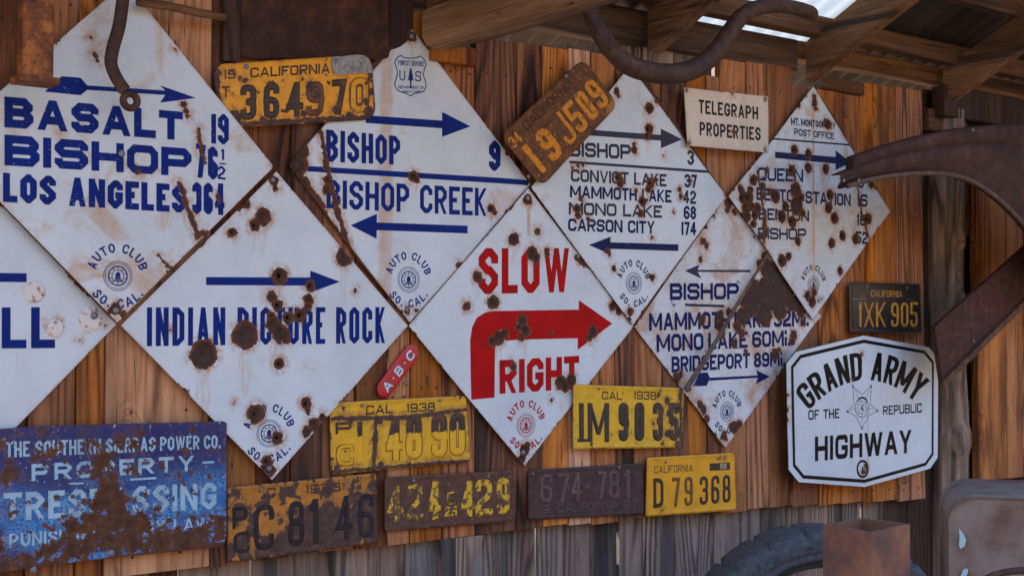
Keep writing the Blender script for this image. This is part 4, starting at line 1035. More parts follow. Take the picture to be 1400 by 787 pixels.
sp_blue = [(128, 612, 12), (140, 628, 14), (132, 645, 12), (150, 660, 14), (146, 680, 22), (140, 705, 28), (128, 725, 26), (160, 725, 30), (185, 712, 16), (165, 690, 16), (192, 735, 22), (225, 740, 20), (255, 742, 18), (285, 728, 20), (298, 712, 12), (110, 740, 24), (85, 752, 22), (60, 765, 20), (95, 715, 12), (165, 600, 9), (185, 612, 8), (62, 618, 9), (50, 622, 6), (75, 615, 5), (10, 652, 12), (15, 640, 6), (300, 740, 14), (270, 722, 8), (240, 730, 10), (180, 690, 10), (192, 700, 8), (15, 700, 8), (10, 790, 30), (40, 780, 25), (0, 745, 10), (115, 690, 7), (210, 705, 5), (218, 695, 5), (230, 650, 3), (242, 655, 3), (190, 590, 6), (20, 590, 4), (60, 592, 4), (5, 610, 6), (200, 630, 4), (178, 640, 6)]
make_sign(S, [(-60, 590), (60, 582), (200, 578), (306, 575.5), (310.5, 578), (309.5, 735), (306, 743), (300, 747), (97, 768.5), (-60, 790)], sp_blue, edge_amp=.014, dent=False, sp=.02,
    base=(.01, .03, .2), stain=0, mottle=blue_mottle, warp=.03, patch=(38, .60, .05), islands=(34, .585))
mS = letter_mat('pale_blue_letters', S.g, (.36, .56, .68), 41.9, chip=.04)
S.text('THE SOUTHERN SIERRAS POWER CO.', (8, 625, 302, 612.5, 21.5, 18.5), mS, .16, gap=.5, chf=.16, space=.35)
S.text('PROPERTY', (43, 657, 266, 643, 23, 21), mS, .22, gap=1.3, chf=.2)
S.bar(277, 632, 293, 631, 3, mS); S.bar(93, 660.5, 114, 660, 2.5, mS); S.bar(178, 655, 214, 653, 3, mS)
S.text('TRESPASSING', (5, 712, 296, 695, 38.5, 36), mS, .19, gap=.7, chf=.2)
S.text('PUNISHABLE', (12, 748, 150, 736, 19, 19), mS, .18, gap=.7, chf=.2)
S.text('BY LAW', (197, 730.5, 287, 722, 19.5, 15), mS, .2, gap=.6, chf=.2)
S.screw(152, 755.5, .0085); S.screw(46, 778, .0075); S.screw(6, 600, .004)

# ------------------------------------------------------------------ licence plates
PLG = 'old California licence plates'
def make_plate(label, cs, off, seed, gfun, paint, rad=.016, rimh=.0022, name='licence_plate', bow=.0015, thr=None, rough=.5, dull=.5, rustc=None):
    """cs: TL, TR, BR, BL px"""
    cx = sum(p[0] for p in cs) / 4; cy = sum(p[1] for p in cs) / 4
    T = Thing(name, label, 'licence plate' if name == 'licence_plate' else 'plate', (cx, cy), off, seed, bow=bow, group=PLG if name == 'licence_plate' else None)
    TL, TR, BR, BL = [T.L(*p) for p in cs]
    W = (math.hypot(TR[0] - TL[0], TR[1] - TL[1]) + math.hypot(BR[0] - BL[0], BR[1] - BL[1])) / 2
    Hh = (math.hypot(TL[0] - BL[0], TL[1] - BL[1]) + math.hypot(TR[0] - BR[0], TR[1] - BR[1])) / 2
    T.W, T.Hh = W, Hh
    def mp(X, Y):
        a, b_ = X / W, Y / Hh
        return tuple((BL[i] * (1 - a) + BR[i] * a) * (1 - b_) + (TL[i] * (1 - a) + TR[i] * a) * b_ for i in range(2))
    def rr(ins):
        r = max(.002, rad - ins * .6); out = []
        for (qx, qy, a0) in ((W - ins - r, Hh - ins - r, 0), (ins + r, Hh - ins - r, 1), (ins + r, ins + r, 2), (W - ins - r, ins + r, 3)):
            for i in range(5): a = (a0 + i / 4) * math.pi / 2; out.append((qx + r * math.cos(a), qy + r * math.sin(a)))
        return out
    def sdf(X, Y):
        qx = abs(X - W / 2) - (W / 2 - rad); qy = abs(Y - Hh / 2) - (Hh / 2 - rad)
        return -(math.hypot(max(qx, 0), max(qy, 0)) + min(max(qx, qy), 0) - rad)
    # build in plate space then map
    bd = resample(rr(0), .02); pts = list(bd); n = len(bd)
    for ins in (.002, .0042, .0062, .0085, .011): pts += resample(rr(ins), .010)
    x = .018
    while x < W - .017:
        y = .018
        while y < Hh - .017:
            pts.append((x + random.uniform(-.001, .001), y)); y += .016
        x += .016
    vo, eo, fo, _, _, _ = delaunay_2d_cdt([Vector(p) for p in pts], [], [list(range(n))], 1, 1e-5)
    V = []; F = []
    for v in vo:
        d = sdf(v.x, v.y); x, z = mp(v.x, v.y)
        hgt = T.hb(x, z) + rimh * math.exp(-((d - .0052) / .0028) ** 2) - .0012 * max(0, 1 - d / .003)
        V.append((x, -hgt, z))
    for f in fo:
        f = list(f); a = sum(vo[f[i - 1]].x * vo[f[i]].y - vo[f[i]].x * vo[f[i - 1]].y for i in range(len(f))); F.append(f if a > 0 else f[::-1])
    ns = []
    m0 = len(V); cnt = {}
    for f in F:
        for i in range(len(f)):
            e = (f[i - 1], f[i])
            if (e[1], e[0]) in cnt: del cnt[(e[1], e[0])]
            else: cnt[e] = 1
    for (a, b_) in cnt:
        k_ = len(V); va, vb = V[a], V[b_]; V += [va, vb, (vb[0], vb[1] + .002, vb[2]), (va[0], va[1] + .002, va[2])]; ns.append(len(F)); F.append([k_, k_ + 3, k_ + 2, k_ + 1])
    sp, caps, kw = gfun
    ex = []
    for c in caps: ex += T.spots(T.cap(*c))
    T.g = damage_group('plate_damage', T.spots(sp) + ex, poly_edges([TL, TR, BR, BL]), kw.get('edge', .012), warp=kw.get('warp', .008), patch=kw.get('patch'), seed=seed)
    T.base = plate_mat('plate_paint', T.g, paint, seed, rough=rough, dull=dull, rustc=rustc)
    mk('plate', V, F, T.base, T.root, smooth=True, nosmooth=ns)
    def ptext(txt, q, mat, t=.2, h=.0026, rnd=True, **k_):
        return T.text(txt, q, mat, t, prof=[(-.5, -.0003), (-.27, h), (.27, h), (.5, -.0003)], lift=.0002, rnd=rnd, **k_)
    T.pt = ptext
    T.inkmat = lambda nm, col, wear=None, wc=None: plate_mat(nm, T.g, col, seed + .3, wear=wear, wear_col=wc)
    T.mp = mp
    return T
YEL = (.62, .33, .012); INK = (.022, .02, .018)
def warm_rust(nt, co):
    c = nt.ramp(nt.noise(co, 40, 6, .68), [(.3, (.055, .024, .014)), (.5, (.13, .052, .022)), (.68, (.24, .095, .028)), (.82, (.42, .20, .03))])
    return nt.mix(nt.ss(nt.noise(co, 130, 4, .7), .60, .66), c, (.45, .24, .02))
def purple_rustc(nt, co):
    c = nt.ramp(nt.noise(co, 40, 6, .68), [(.3, (.05, .026, .02)), (.5, (.10, .045, .03)), (.75, (.17, .075, .035))])
    return nt.mix(nt.ss(nt.noise(co, 110, 5, .7), .62, .66), c, (.50, .29, .02))
# P1
p = make_plate('rusty yellow licence plate 364 970 with a grey 45 tab beside the Basalt sign', [(291, 88), (508, 74), (515, 163), (302, 176)], .021, 51,
    ([(322, 160, 9), (310, 165, 9), (360, 165, 6), (425, 120, 8), (433, 130, 7), (480, 162, 8), (505, 155, 9), (508, 125, 5), (300, 100, 4), (335, 110, 4), (460, 150, 6), (508, 100, 6), (500, 140, 5), (415, 155, 5), (470, 110, 3)],
     [(300, 172, 514, 160, 4), (295, 95, 300, 170, 4), (512, 100, 514, 160, 4)], dict(patch=(30, .60, .05), edge=.02)), (.86, .38, .006), rad=.03)
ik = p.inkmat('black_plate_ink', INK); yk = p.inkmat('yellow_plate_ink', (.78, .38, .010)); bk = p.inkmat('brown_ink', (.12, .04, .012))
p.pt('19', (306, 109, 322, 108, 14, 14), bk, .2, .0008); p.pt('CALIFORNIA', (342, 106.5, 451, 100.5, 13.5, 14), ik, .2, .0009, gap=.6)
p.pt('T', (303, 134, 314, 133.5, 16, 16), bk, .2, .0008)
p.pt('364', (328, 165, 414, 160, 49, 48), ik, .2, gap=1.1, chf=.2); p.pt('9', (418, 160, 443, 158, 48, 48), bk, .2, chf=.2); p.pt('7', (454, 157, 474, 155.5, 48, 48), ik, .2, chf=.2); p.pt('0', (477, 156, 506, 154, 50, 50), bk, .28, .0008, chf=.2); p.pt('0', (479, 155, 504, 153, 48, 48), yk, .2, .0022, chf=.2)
mtab, nt, b_ = material('aluminium_tab'); nt.put(b_.inputs['Base Color'], nt.mix(nt.ss(nt.noise(objco(nt), 150, 4), .4, .7), (.34, .34, .33), (.20, .19, .17))); b_.inputs['Metallic'].default_value = .4; b_.inputs['Roughness'].default_value = .5
p.poly([(452, 79), (488, 75), (497, 76.5), (504, 82), (508, 92), (509, 100), (455, 103)], mtab, 'year_tab', lift=.0030); p.text('45', (478, 98, 497, 97, 12, 12), mtab, .22, lift=.0034, prof=[(-.5, 0), (0, .0013), (.5, 0)], rnd=True)
p.screw(336, 91.5, .006, lift=.001); p.screw(459, 83.5, .005, lift=.0035)

# P2 turned plate
p2 = make_plate('rusted brown plate 19J 509 hung at a steep tilt beside the Convict Lake sign', [(684, 186), (797, 80), (846, 143), (742, 256)], .045, 55,
    ([(720, 190, 40), (780, 130, 45), (760, 210, 40), (820, 120, 25), (690, 190, 20), (745, 160, 30), (800, 150, 40), (745, 245, 20), (705, 215, 20), (775, 180, 35), (740, 210, 35), (800, 100, 25)], [], dict(edge=.01, warp=.006)), (.42, .17, .02), rad=.028, bow=.004, rustc=warm_rust)
wg = damage_group('turned_plate_wear', [], (), patch=(90, .57, .05), seed=3)
m2, nt, b_ = material('worn_yellow_on_rust'); r_, h_, f_ = use(nt, wg)
nt.put(b_.inputs['Base Color'], nt.mix(nt.m('MULTIPLY', r_, .8), (.68, .27, .010), rust_col(nt, objco(nt)))); b_.inputs['Roughness'].default_value = .7
def ptilt(T, txt, X0, X1, Y0, Y1, mat, t=.2, h=.0018, **k_):
    W = (X1 - X0) * T.W; Hh = (Y1 - Y0) * T.Hh
    def fn(X, Y, Z):
        x, z = T.mp(X0 * T.W + X, Y0 * T.Hh + Y); return (x, -(T.hb(x, z) + .0002 + Z), z)
    V, F = layout(txt, W, Hh, t * Hh, fn, [(-.5, -.0003), (-.27, h), (.27, h), (.5, -.0003)], rnd=True, **k_)
    mk('lettering', V, F, mat, T.root)
mrust2 = rusty_metal('plate_rust', (.035, .017, .012), (.085, .038, .022), (.2, .08, .03), 60, hi_pos=.75)
ptilt(p2, '1', .07, .13, .14, .66, m2, .2, chf=.22); ptilt(p2, '9', .21, .35, .12, .66, m2, .2, chf=.22); ptilt(p2, 'J', .41, .53, .12, .66, m2, .13, chf=.22)
ptilt(p2, '5', .555, .675, .12, .66, m2, .17, chf=.22); ptilt(p2, '0', .705, .81, .13, .67, m2, .17, chf=.22); ptilt(p2, '9', .84, .955, .14, .68, m2, .17, chf=.22)
ptilt(p2, 'CALIFORNIA', .20, .80, .78, .92, mrust2, .18, .001, chf=.22); ptilt(p2, '34', .02, .13, .72, .9, m2, .18, .001, chf=.22)
p2.screw(773, 104, .006, lift=.001); p2.screw(722, 241, .005, lift=.001)

# P3
p = make_plate('yellow 1938 plate PC 1 48 90 hung below the red capsule badge', [(451, 550), (638, 540), (644, 631), (452.5, 648.5)], .012, 57,
    ([(460, 640, 5), (520, 635, 5), (513, 600, 5), (480, 575, 4), (520, 575, 5), (512, 620, 4), (560, 575, 4), (600, 575, 3.5), (470, 558, 3), (636, 560, 3), (560, 634, 3)],
     [(455, 572, 560, 570, 3.2), (560, 570, 635, 560, 3), (514, 575, 511, 640, 3.5), (455, 644, 640, 629, 2.5), (642, 560, 645, 625, 3)], dict(patch=(26, .66, .05), edge=.010, warp=.005)), (.78, .43, .010), rad=.012)
q_ = p.L(545, 593); wg = damage_group('faded_ink', [], [(q_[0], q_[1], 0, 1)], edge_amp=0, warp=.011)
ik = p.inkmat('half_faded_black', INK, wg, (.78, .43, .010)); ik0 = p.inkmat('black_plate_ink', INK)
p.pt('CAL', (500.5, 566.5, 537, 564.5, 12.5, 12.5), ik0, .2, .0008, gap=.7); p.pt('1938', (556, 563.5, 595, 561.5, 12, 12), ik0, .2, .0008, gap=.7)
shd_ = p.inkmat('painted_shade_outline', (.20, .085, .012))  # brown flat backing paints the shadow outline around the raised characters
for ch_, q_ in (('C', (459, 637.5, 484, 636, 30, 30)), ('4', (527, 630.5, 550, 628.5, 61, 61)), ('8', (554, 628.5, 578, 626.5, 61, 61)), ('9', (589, 626, 612, 624.5, 61, 61)), ('0', (614, 624, 637, 622.5, 60, 60))): p.text(ch_, q_, shd_, .22, lift=.0003, rnd=True, chf=.22, name='painted_shade')
p.pt('P', (459, 593, 481, 592, 16, 16), ik, .24, chf=.25); p.pt('C', (460, 637, 483, 635.5, 29, 29), ik, .17, chf=.35)
p.pt('1', (488, 634, 496, 633, 58, 58), ik, .14, gap=1); p.bar(488, 633, 512, 631.5, 5, ik)
p.pt('4', (528, 630, 549, 628, 60, 60), ik, .17, chf=.2); p.pt('8', (555, 628, 577, 626, 60, 60), ik, .19, chf=.2); p.pt('9', (590, 625.5, 611, 624, 60, 60), ik, .19, chf=.2); p.pt('0', (615, 623.5, 636, 622, 59, 59), ik, .19, chf=.2)
p.screw(495, 554, .0045, lift=.002); p.screw(601, 546.5, .0045, lift=.002)
# P4
p = make_plate('bright yellow 1938 plate 1M 90 35 with rust on its right end', [(784, 525), (935, 529.5), (933, 611.5), (783, 614)], .028, 61,
    ([(912, 548, 5), (905, 560, 4), (920, 575, 7), (925, 560, 6), (928, 590, 7), (912, 592, 5), (925, 606, 5), (900, 540, 3), (930, 540, 4), (905, 606, 3), (915, 565, 5), (893, 578, 2.5), (903, 572, 3)], [(930, 532, 931, 610, 3)], dict(patch=(40, .66, .05), edge=.007, warp=.008)), (.80, .47, .010), rad=.010)
ik = p.inkmat('black_plate_ink', INK)
p.pt('CAL', (823, 545.5, 850.5, 546.5, 11, 11), ik, .18, .0008, gap=.7); p.pt('1938', (866.5, 545.5, 897, 546.5, 11.5, 11.5), ik, .18, .0008, gap=.7)
p.pt('1M', (791, 603.5, 833, 603.5, 53, 53), ik, .17, gap=.7, chf=.2); p.bar(789, 601.5, 804, 601.5, 4, ik); p.pt('90', (845.5, 603, 881, 602.5, 53, 53), ik, .18, gap=1.1, chf=.25); p.pt('35', (892, 602.5, 928, 602, 53, 52), ik, .18, gap=1.1, chf=.22)
p.screw(818, 531, .004, lift=.002); p.screw(903, 532.5, .004, lift=.002)
# P5
p = make_plate('rusty 1938 plate PC C 81 46 touching the blue notice', [(311, 666), (515, 646), (517, 741), (312, 769)], .020, 65,
    ([(420, 730, 28), (450, 710, 24), (480, 720, 26), (505, 705, 20), (390, 745, 20), (495, 690, 16), (460, 735, 26), (425, 705, 16), (360, 755, 14), (330, 740, 12), (510, 735, 16), (400, 700, 8), (330, 700, 12), (345, 725, 10), (335, 760, 10), (510, 665, 10)], [], dict(patch=(26, .53, .05), edge=.012, warp=.014)), (.56, .22, .02), rad=.010, dull=.9)
ik = p.inkmat('old_black_ink', (.03, .024, .024))
m5 = rusty_metal('charcoal_rust', (.018, .014, .016), (.032, .025, .027), (.07, .045, .035), 60)
p.pt('CAL', (365, 679.5, 405, 676, 12.5, 12.5), ik, .2, .0008, gap=.7); p.pt('1938', (418, 675, 466, 671, 13, 13), ik, .2, .0008, gap=.7)
p.pt('P', (318, 722.5, 339, 720, 29, 29), m5, .17, chf=.3); p.pt('C', (319, 756.5, 342, 754, 29, 29), m5, .17, chf=.35)
p.pt('C', (347, 753, 375, 749.5, 62, 62), m5, .125, chf=.25); p.pt('8', (394, 746.5, 416, 744, 61, 61), m5, .125, chf=.22); p.pt('1', (421, 743.5, 437, 741.5, 61, 61), m5, .15); p.pt('4', (459, 739, 481, 736, 60, 60), m5, .125); p.pt('6', (489.5, 735, 511.5, 732.5, 59, 59), m5, .125, chf=.22)
p.screw(357, 669, .005, lift=.002); p.screw(473, 658.5, .005, lift=.002)
# P6
p = make_plate('dark rusty plate with flaking yellow 424 429, third from left in the bottom row', [(527, 652), (703, 642), (704, 711.5), (526.5, 727)], .016, 69,
    ([(560, 690, 40), (620, 690, 45), (670, 680, 40), (540, 660, 20), (590, 655, 20), (650, 650, 25), (700, 700, 20), (600, 715, 25), (540, 715, 20), (690, 660, 25), (690, 690, 25), (650, 705, 20)], [], dict(edge=.01)), (.10, .045, .03), rad=.010, rustc=purple_rustc)
wg6 = damage_group('flaked_yellow', [], (), patch=(75, .53, .05), seed=8); wg7 = damage_group('flaked_yellow_more', [], (), patch=(75, .46, .05), seed=5)
def flake(nm, gg, col=(.70, .43, .018)):
    m, nt, b_ = material(nm); r_, h_, f_ = use(nt, gg)
    nt.put(b_.inputs['Base Color'], nt.mix(nt.m('MULTIPLY', r_, .9), col, rust_col(nt, objco(nt)))); b_.inputs['Roughness'].default_value = .65; return m
my = flake('flaked_yellow', wg6); my2 = flake('flaked_yellow_more', wg7)
p.pt('4', (529, 714, 551, 712, 49, 49), my2, .165); p.pt('2', (557, 711.5, 578, 710, 50, 50), my2, .165, chf=.2); p.pt('4', (585, 710.5, 602, 709, 52, 52), my, .19); p.pt('E', (611, 690, 622, 689, 18, 18), my2, .2); p.pt('25', (608, 706, 625, 705, 14, 14), my, .22, .0009)
p.pt('4', (630, 706.5, 649, 705, 49, 49), my, .19); p.pt('2', (650, 705, 673, 703.5, 50, 50), my, .19, chf=.2); p.pt('9', (679, 703, 697, 701.5, 50, 50), my, .18, chf=.22)
p.screw(565, 656.5, .005, lift=.002); p.screw(667, 650.5, .005, lift=.002)
# P7
p = make_plate('dull purple-brown plate 674 781 with 19 California 27 along its foot', [(723, 642), (879, 632.5), (882, 702.5), (723, 710.5)], .014, 73,
    ([(800, 660, 60), (760, 680, 40), (850, 680, 40), (730, 660, 25), (870, 650, 30), (730, 700, 20), (800, 700, 40)], [], dict(edge=.01)), (.07, .04, .04), rad=.012)
m7 = rusty_metal('purple_rust', (.045, .028, .028), (.075, .043, .04), (.12, .07, .05), 45, .6)
p.root.children[0].data.materials[0] = m7
m7b = rusty_metal('purple_rust_ridge', (.09, .06, .06), (.14, .09, .09), (.20, .13, .11), 60, .5)
for ch, a, b2 in (('6', 738, 755), ('7', 761, 778), ('4', 780, 795), ('7', 816, 829), ('8', 832, 847), ('1', 852, 862)): p.pt(ch, (a, 687.5 - (a - 738) * .056, b2, 687 - (b2 - 738) * .056, 40.5, 39), m7b, .15, .0034, chf=.24)
p.pt('·', (801, 684, 806, 684, 39, 39), m7b, .14, .002)
p.pt('19', (737, 702, 750, 701, 11.5, 11.5), m7b, .18, .0015, gap=.8); p.pt('CALIFORNIA', (762, 700, 845, 695, 12, 12), m7b, .18, .0015, gap=.7); p.pt('27', (853, 695, 871, 694, 12, 12), m7b, .18, .0015, gap=.8)
p.screw(728, 647.5, .004, lift=.002); p.screw(846, 638.5, .005, lift=.002)
# P8
p = make_plate('clean orange-yellow plate D 79 368, rightmost in the bottom row', [(885, 625), (1004.5, 618), (1007, 697), (883, 706)], .022, 77,
    ([(984, 625, 1.5), (990, 626, 1.2), (906, 697, 1.5)], [], dict(edge=.002, warp=.003)), (.84, .40, .006), rad=.012)
ik = p.inkmat('thin_black_ink', INK); ik2 = p.inkmat('brown_thin_ink', (.16, .075, .015))
p.pt('CALIFORNIA', (894.5, 647, 947, 644, 10.5, 10), ik2, .16, .0007, gap=.9); p.poly([(969.7, 633), (997.5, 631.5), (998, 641.5), (970, 643)], ik, 'year_tab', lift=.0008)
wh, nt, b_ = material('white_print'); b_.inputs['Base Color'].default_value = (.5, .45, .3, 1)
p.text('56', (984, 640.5, 993, 640, 7, 7), wh, .2, lift=.0011)
p.pt('D', (893.5, 694, 907.5, 693.2, 40.5, 40.5), ik, .14, chf=.2); p.pt('79', (919, 692.5, 947, 690.5, 40, 40), ik2, .13, gap=1.6, chf=.28); p.pt('368', (956.5, 690, 998.5, 686, 39, 38), ik, .13, gap=1.3, chf=.28)
p.screw(910, 631.5, .0045, lift=.001); p.screw(981.5, 626.5, .0045, lift=.001)
# P9
p = make_plate('small black plate 1XK 905 with orange characters above the highway sign', [(1162, 385.7), (1258, 387.5), (1260, 456.5), (1162.5, 455)], .030, 81,
    ([(1180, 405, 1)], [], dict(edge=.002, warp=.003)), (.018, .018, .017), rad=.007, rough=.35)
oc, nt, b_ = material('orange_characters'); nt.put(b_.inputs['Base Color'], nt.mix(nt.ss(nt.noise(objco(nt), 120, 3), .45, .7), (.55, .25, .02), (.32, .14, .02))); b_.inputs['Roughness'].default_value = .5
p.pt('CALIFORNIA', (1191, 405.5, 1233, 406.5, 9, 9), oc, .15, .0007, gap=.9); p.pt('1XK', (1173.5, 446.5, 1211, 446.8, 33.5, 34), oc, .13, gap=1.0, chf=.25); p.pt('905', (1218, 447, 1254, 447, 34, 34.5), oc, .13, gap=1.1, chf=.28)
p.screw(1185, 391.5, .004, lift=.001); p.screw(1239, 393.5, .004, lift=.001); p.bar(1165, 408.5, 1184, 409, 1.2, M_steel); p.bar(1238, 409.2, 1252, 409.5, 1.2, M_steel)
# P10
p = make_plate('big dark rusted blank plate at the top, above the tabbed yellow plate', [(328, -58), (533, -62), (533, 82), (327, 80)], .012, 85,
    ([(420, 30, 120), (500, 30, 80), (350, 30, 80)], [], dict(edge=.01)), (.08, .03, .02), rad=.014, name='rusted_plate')
p.root.children[0].data.materials[0] = rusty_metal('dark_brown_rust', (.018, .010, .008), (.055, .023, .014), (.15, .05, .02), 22, .7)
# capsule badge
bgE = Thing('capsule_badge', 'small red capsule badge lettered A·B·C tilted beside the red-arrow sign', 'badge', (544, 507), .010, 91, bow=.0005)
a_, b2 = bgE.L(526, 531), bgE.L(562, 483); dx, dz = b2[0] - a_[0], b2[1] - a_[1]; Ld = math.hypot(dx, dz); ux, uz = dx / Ld, dz / Ld; rr_ = bgE.rad(544, 507, 12.2); ol = []
for i in range(11): a = math.pi / 2 + math.pi * i / 10; ol.append((a_[0] + rr_ * (ux * math.cos(a) - uz * math.sin(a)), a_[1] + rr_ * (uz * math.cos(a) + ux * math.sin(a))))
for i in range(11): a = -math.pi / 2 + math.pi * i / 10; ol.append((b2[0] + rr_ * (ux * math.cos(a) - uz * math.sin(a)), b2[1] + rr_ * (uz * math.cos(a) + ux * math.sin(a))))
mred, nt, b_ = material('glossy_red'); b_.inputs['Base Color'].default_value = (.46, .008, .016, 1); b_.inputs['Roughness'].default_value = .3
sheet('badge_plate', ol, lambda x, z: .003 - .002 * max(0, 1 - edist((x, z), ol) / .006), mred, bgE.root, sp=.006, th=.004)
def bfn(X, Y, Z): s0 = X - .004; q = Y - rr_ * .52; return (a_[0] + ux * s0 - uz * q, -(.0034 + Z), a_[1] + uz * s0 + ux * q)
mkb, nt, b_ = material('badge_blue'); b_.inputs['Base Color'].default_value = (.02, .05, .2, 1)
mkw, nt, b_ = material('badge_white'); b_.inputs['Base Color'].default_value = (.62, .70, .74, 1)
V, F = layout('A·B·C', Ld + .008, rr_ * 1.08, .0078, bfn, FLAT, gap=.9, chf=.2); mk('lettering_outline', V, F, mkb, bgE.root)
V, F = layout('A·B·C', Ld + .008, rr_ * 1.08, .0048, lambda X, Y, Z: bfn(X, Y, Z + .0006), FLAT, gap=2.1, chf=.2); mk('lettering', V, F, mkw, bgE.root)
nl = copy_part(SCREW, None, P(556, 523.5, .006)); nl.name = 'nail_head'; tag(nl, 'zinc nail head just below the red capsule badge', 'nail')
# tiny nail holes on plates as dark dots are left to the material

# ------------------------------------------------------------------ hanging iron, yoke, pipe
M_iron = rusty_metal('brown_iron', (.028, .016, .013), (.065, .034, .024), (.13, .065, .04), 45, .6)
def bez(pts, n=6):
    out = []
    for i in range(len(pts) - 1):
        p0 = pts[max(0, i - 1)]; p1 = pts[i]; p2 = pts[i + 1]; p3 = pts[min(len(pts) - 1, i + 2)]
        for k_ in range(n):
            t = k_ / n; out.append(.5 * ((2 * p1) + (p2 - p0) * t + (2 * p0 - 5 * p1 + 4 * p2 - p3) * t * t + (-p0 + 3 * p1 - 3 * p2 + p3) * t ** 3))
    return out + [pts[-1]]
of = .10; hk = empty('iron_hook', 'brown iron bar with a round eye hanging over the Basalt sign', 'hook', P(168, 0, of))
o0 = hk.location.copy()
pp = bez([P(x, y, of) - o0 for x, y in ((180, -90), (174, -40), (168, 0), (163, 35), (154, 68), (152, 88), (160, 108), (171, 124))])
V, F = tube(pp, [.014] * 6 + [.0135] * (len(pp) - 6), 12, .55); mk('bar', V, F, M_iron, hk, smooth=True)
cc = P(178, 138, of) - o0; ring = [cc + Vector((.0145 * math.cos(a), 0, .0145 * math.sin(a))) for a in [i * 2 * math.pi / 20 for i in range(21)]]
V, F = tube(ring, .0075, 10, 1.1, cap=False); mk('eye', V, F, M_iron, hk, smooth=True)

of = .42; yk_ = empty('iron_yoke', 'U-shaped rusty iron band hanging from the rafters above the tilted plate', 'yoke', P(905, 100, of)); o0 = yk_.location.copy()
def yp(x, y, of): return P(x, y, of) - o0
pp = bez([yp(790, -40, .36), yp(799, -5, .37), yp(812, 30, .39), yp(832, 63, .41), yp(858, 88, .42), (yp(890, 99, .42)), yp(925, 101, .42), yp(955, 91, .42), yp(980, 70, .41), yp(999, 42, .40), yp(1015, 22, .39), yp(1036, 11, .38), yp(1062, 8, .37), yp(1090, 12, .365), yp(1115, 20, .36)])
nn = len(pp); rad_ = [.0195 + .0055 * math.sin(math.pi * min(1, i / nn * 1.25)) + .0012 * mn.noise(Vector((i * .7, 0, 2))) for i in range(nn)]; rad_[-1] = .012; rad_[-2] = .017
V, F = tube(pp, rad_, 14, .8, squash=Vector((0, 1, 0))); mk('band', V, F, M_iron, yk_, smooth=True)

M_orust = rusty_metal('orange_scaly_rust', (.05, .025, .02), (.20, .075, .03), (.42, .16, .045), 28, .8, hi_pos=.62, bump=.002)
of = .16; pc = P(53, 0, of); pi_ = empty('rusty_channel_post', 'orange rusty square bar hanging down over the top left of the Basalt sign', 'post', pc)
xa, xb = P(33, 50, of).x, P(75, 50, of).x; zb = P(53, 104, of).z
box_obj('shaft', xa, xb, -of, -of + .05, zb, 2.35, M_orust, pi_, jit=.002, bev=.006).location -= pc
box_obj('foot_flange', xa - .008, xb + .010, -of - .004, -of + .056, zb - .012, zb, M_orust, pi_, bev=.002).location -= pc
# thin pole upper left
q0, q1 = P(188, 3, .06), P(308, 24, .04)
st = empty('wooden_pole', 'thin horizontal wooden pole at the top left beside the Basalt sign', 'pole', q0); V, F = tube([Vector((0, 0, 0)), (q1 - q0) * .35 + Vector((0, 0, .003)), (q1 - q0) * .7, q1 - q0], .009, 9); mk('pole', V, F, W_beamx, st, smooth=True)

# ------------------------------------------------------------------ fender, channel, tyre, tube, tank
of = .34; M_fend = rusty_metal('maroon_old_paint', (.030, .015, .012), (.058, .028, .022), (.12, .05, .03), 22, .75, bump=.0012)
fn_ = empty('car_fender', 'dark maroon curved car fender hanging at the upper right', 'fender', P(1300, 210, of)); o0 = fn_.location.copy()
low = [(1146.6, 257), (1163, 252), (1180, 247.5), (1213, 241.5), (1253.5, 238), (1284, 239), (1314.6, 246), (1342.6, 261), (1368, 282), (1391, 306), (1420, 345), (1450, 400)]
upp = [(1144.5, 238), (1164, 230), (1165, 214), (1208, 198.5), (1266, 183.5), (1330, 172.5), (1400, 168), (1440, 170), (1470, 190), (1500, 230), (1525, 290), (1540, 360)]
def lin(pts, k): 
    out = []
    for a, b in zip(pts, pts[1:]): out += [a.lerp(b, i / k) for i in range(k)]
    return out + [pts[-1]]
lowb = bez([P(x, y, of) - o0 for x, y in low], 5); uppb = lin([P(x, y, of) - o0 for x, y in upp[:4]], 5)[:-1] + bez([P(x, y, of) - o0 for x, y in upp[3:]], 5)
V = []; F = []; prof_ = [(0, -.010), (.0, -.002), (.03, .0), (.05, .003), (.10, .0), (.40, -.010), (.60, -.012), (.615, -.006), (.63, -.012), (.95, -.010), (.985, -.004), (1., .02)]
for a, b_ in zip(lowb, uppb):
    for s_, dy in prof_:
        q = a.lerp(b_, s_); V.append((q.x, q.y + dy, q.z))
m_ = len(prof_)
for i in range(len(lowb) - 1):
    for k_ in range(m_ - 1): F.append([i * m_ + k_, (i + 1) * m_ + k_, (i + 1) * m_ + k_ + 1, i * m_ + k_ + 1])
ob = mk('fender_skin', V, F, M_fend, fn_, smooth=True); sm = ob.modifiers.new('thickness', 'SOLIDIFY'); sm.thickness = .003
V, F = tube([q + Vector((0, -.016, .001)) for q in lowb[2:]], .0075, 8, 1); mk('rolled_lip', V, F, rusty_metal('lip_rust', (.05, .03, .024), (.12, .075, .055), (.2, .12, .08), 40), fn_, smooth=True)
for x, y in ((1153.5, 247), (1174, 246.5), (1330, 178)):
    s_ = copy_part(SCREW, fn_, P(x, y, of + .02) - o0)
of = .20; M_chan = rusty_metal('dark_red_rust', (.035, .017, .014), (.075, .030, .022), (.15, .055, .03), 35, .75, bump=.0015)
ch = empty('steel_channel', 'thick rusty steel channel slanting up to the right over the log post', 'channel', P(1290, 490, of)); o0 = ch.location.copy()
cp = [P(x, y, of) - o0 for x, y in ((1278, 447), (1290, 530), (1412, 408), (1460, 361), (1460, 285), (1398, 341))]
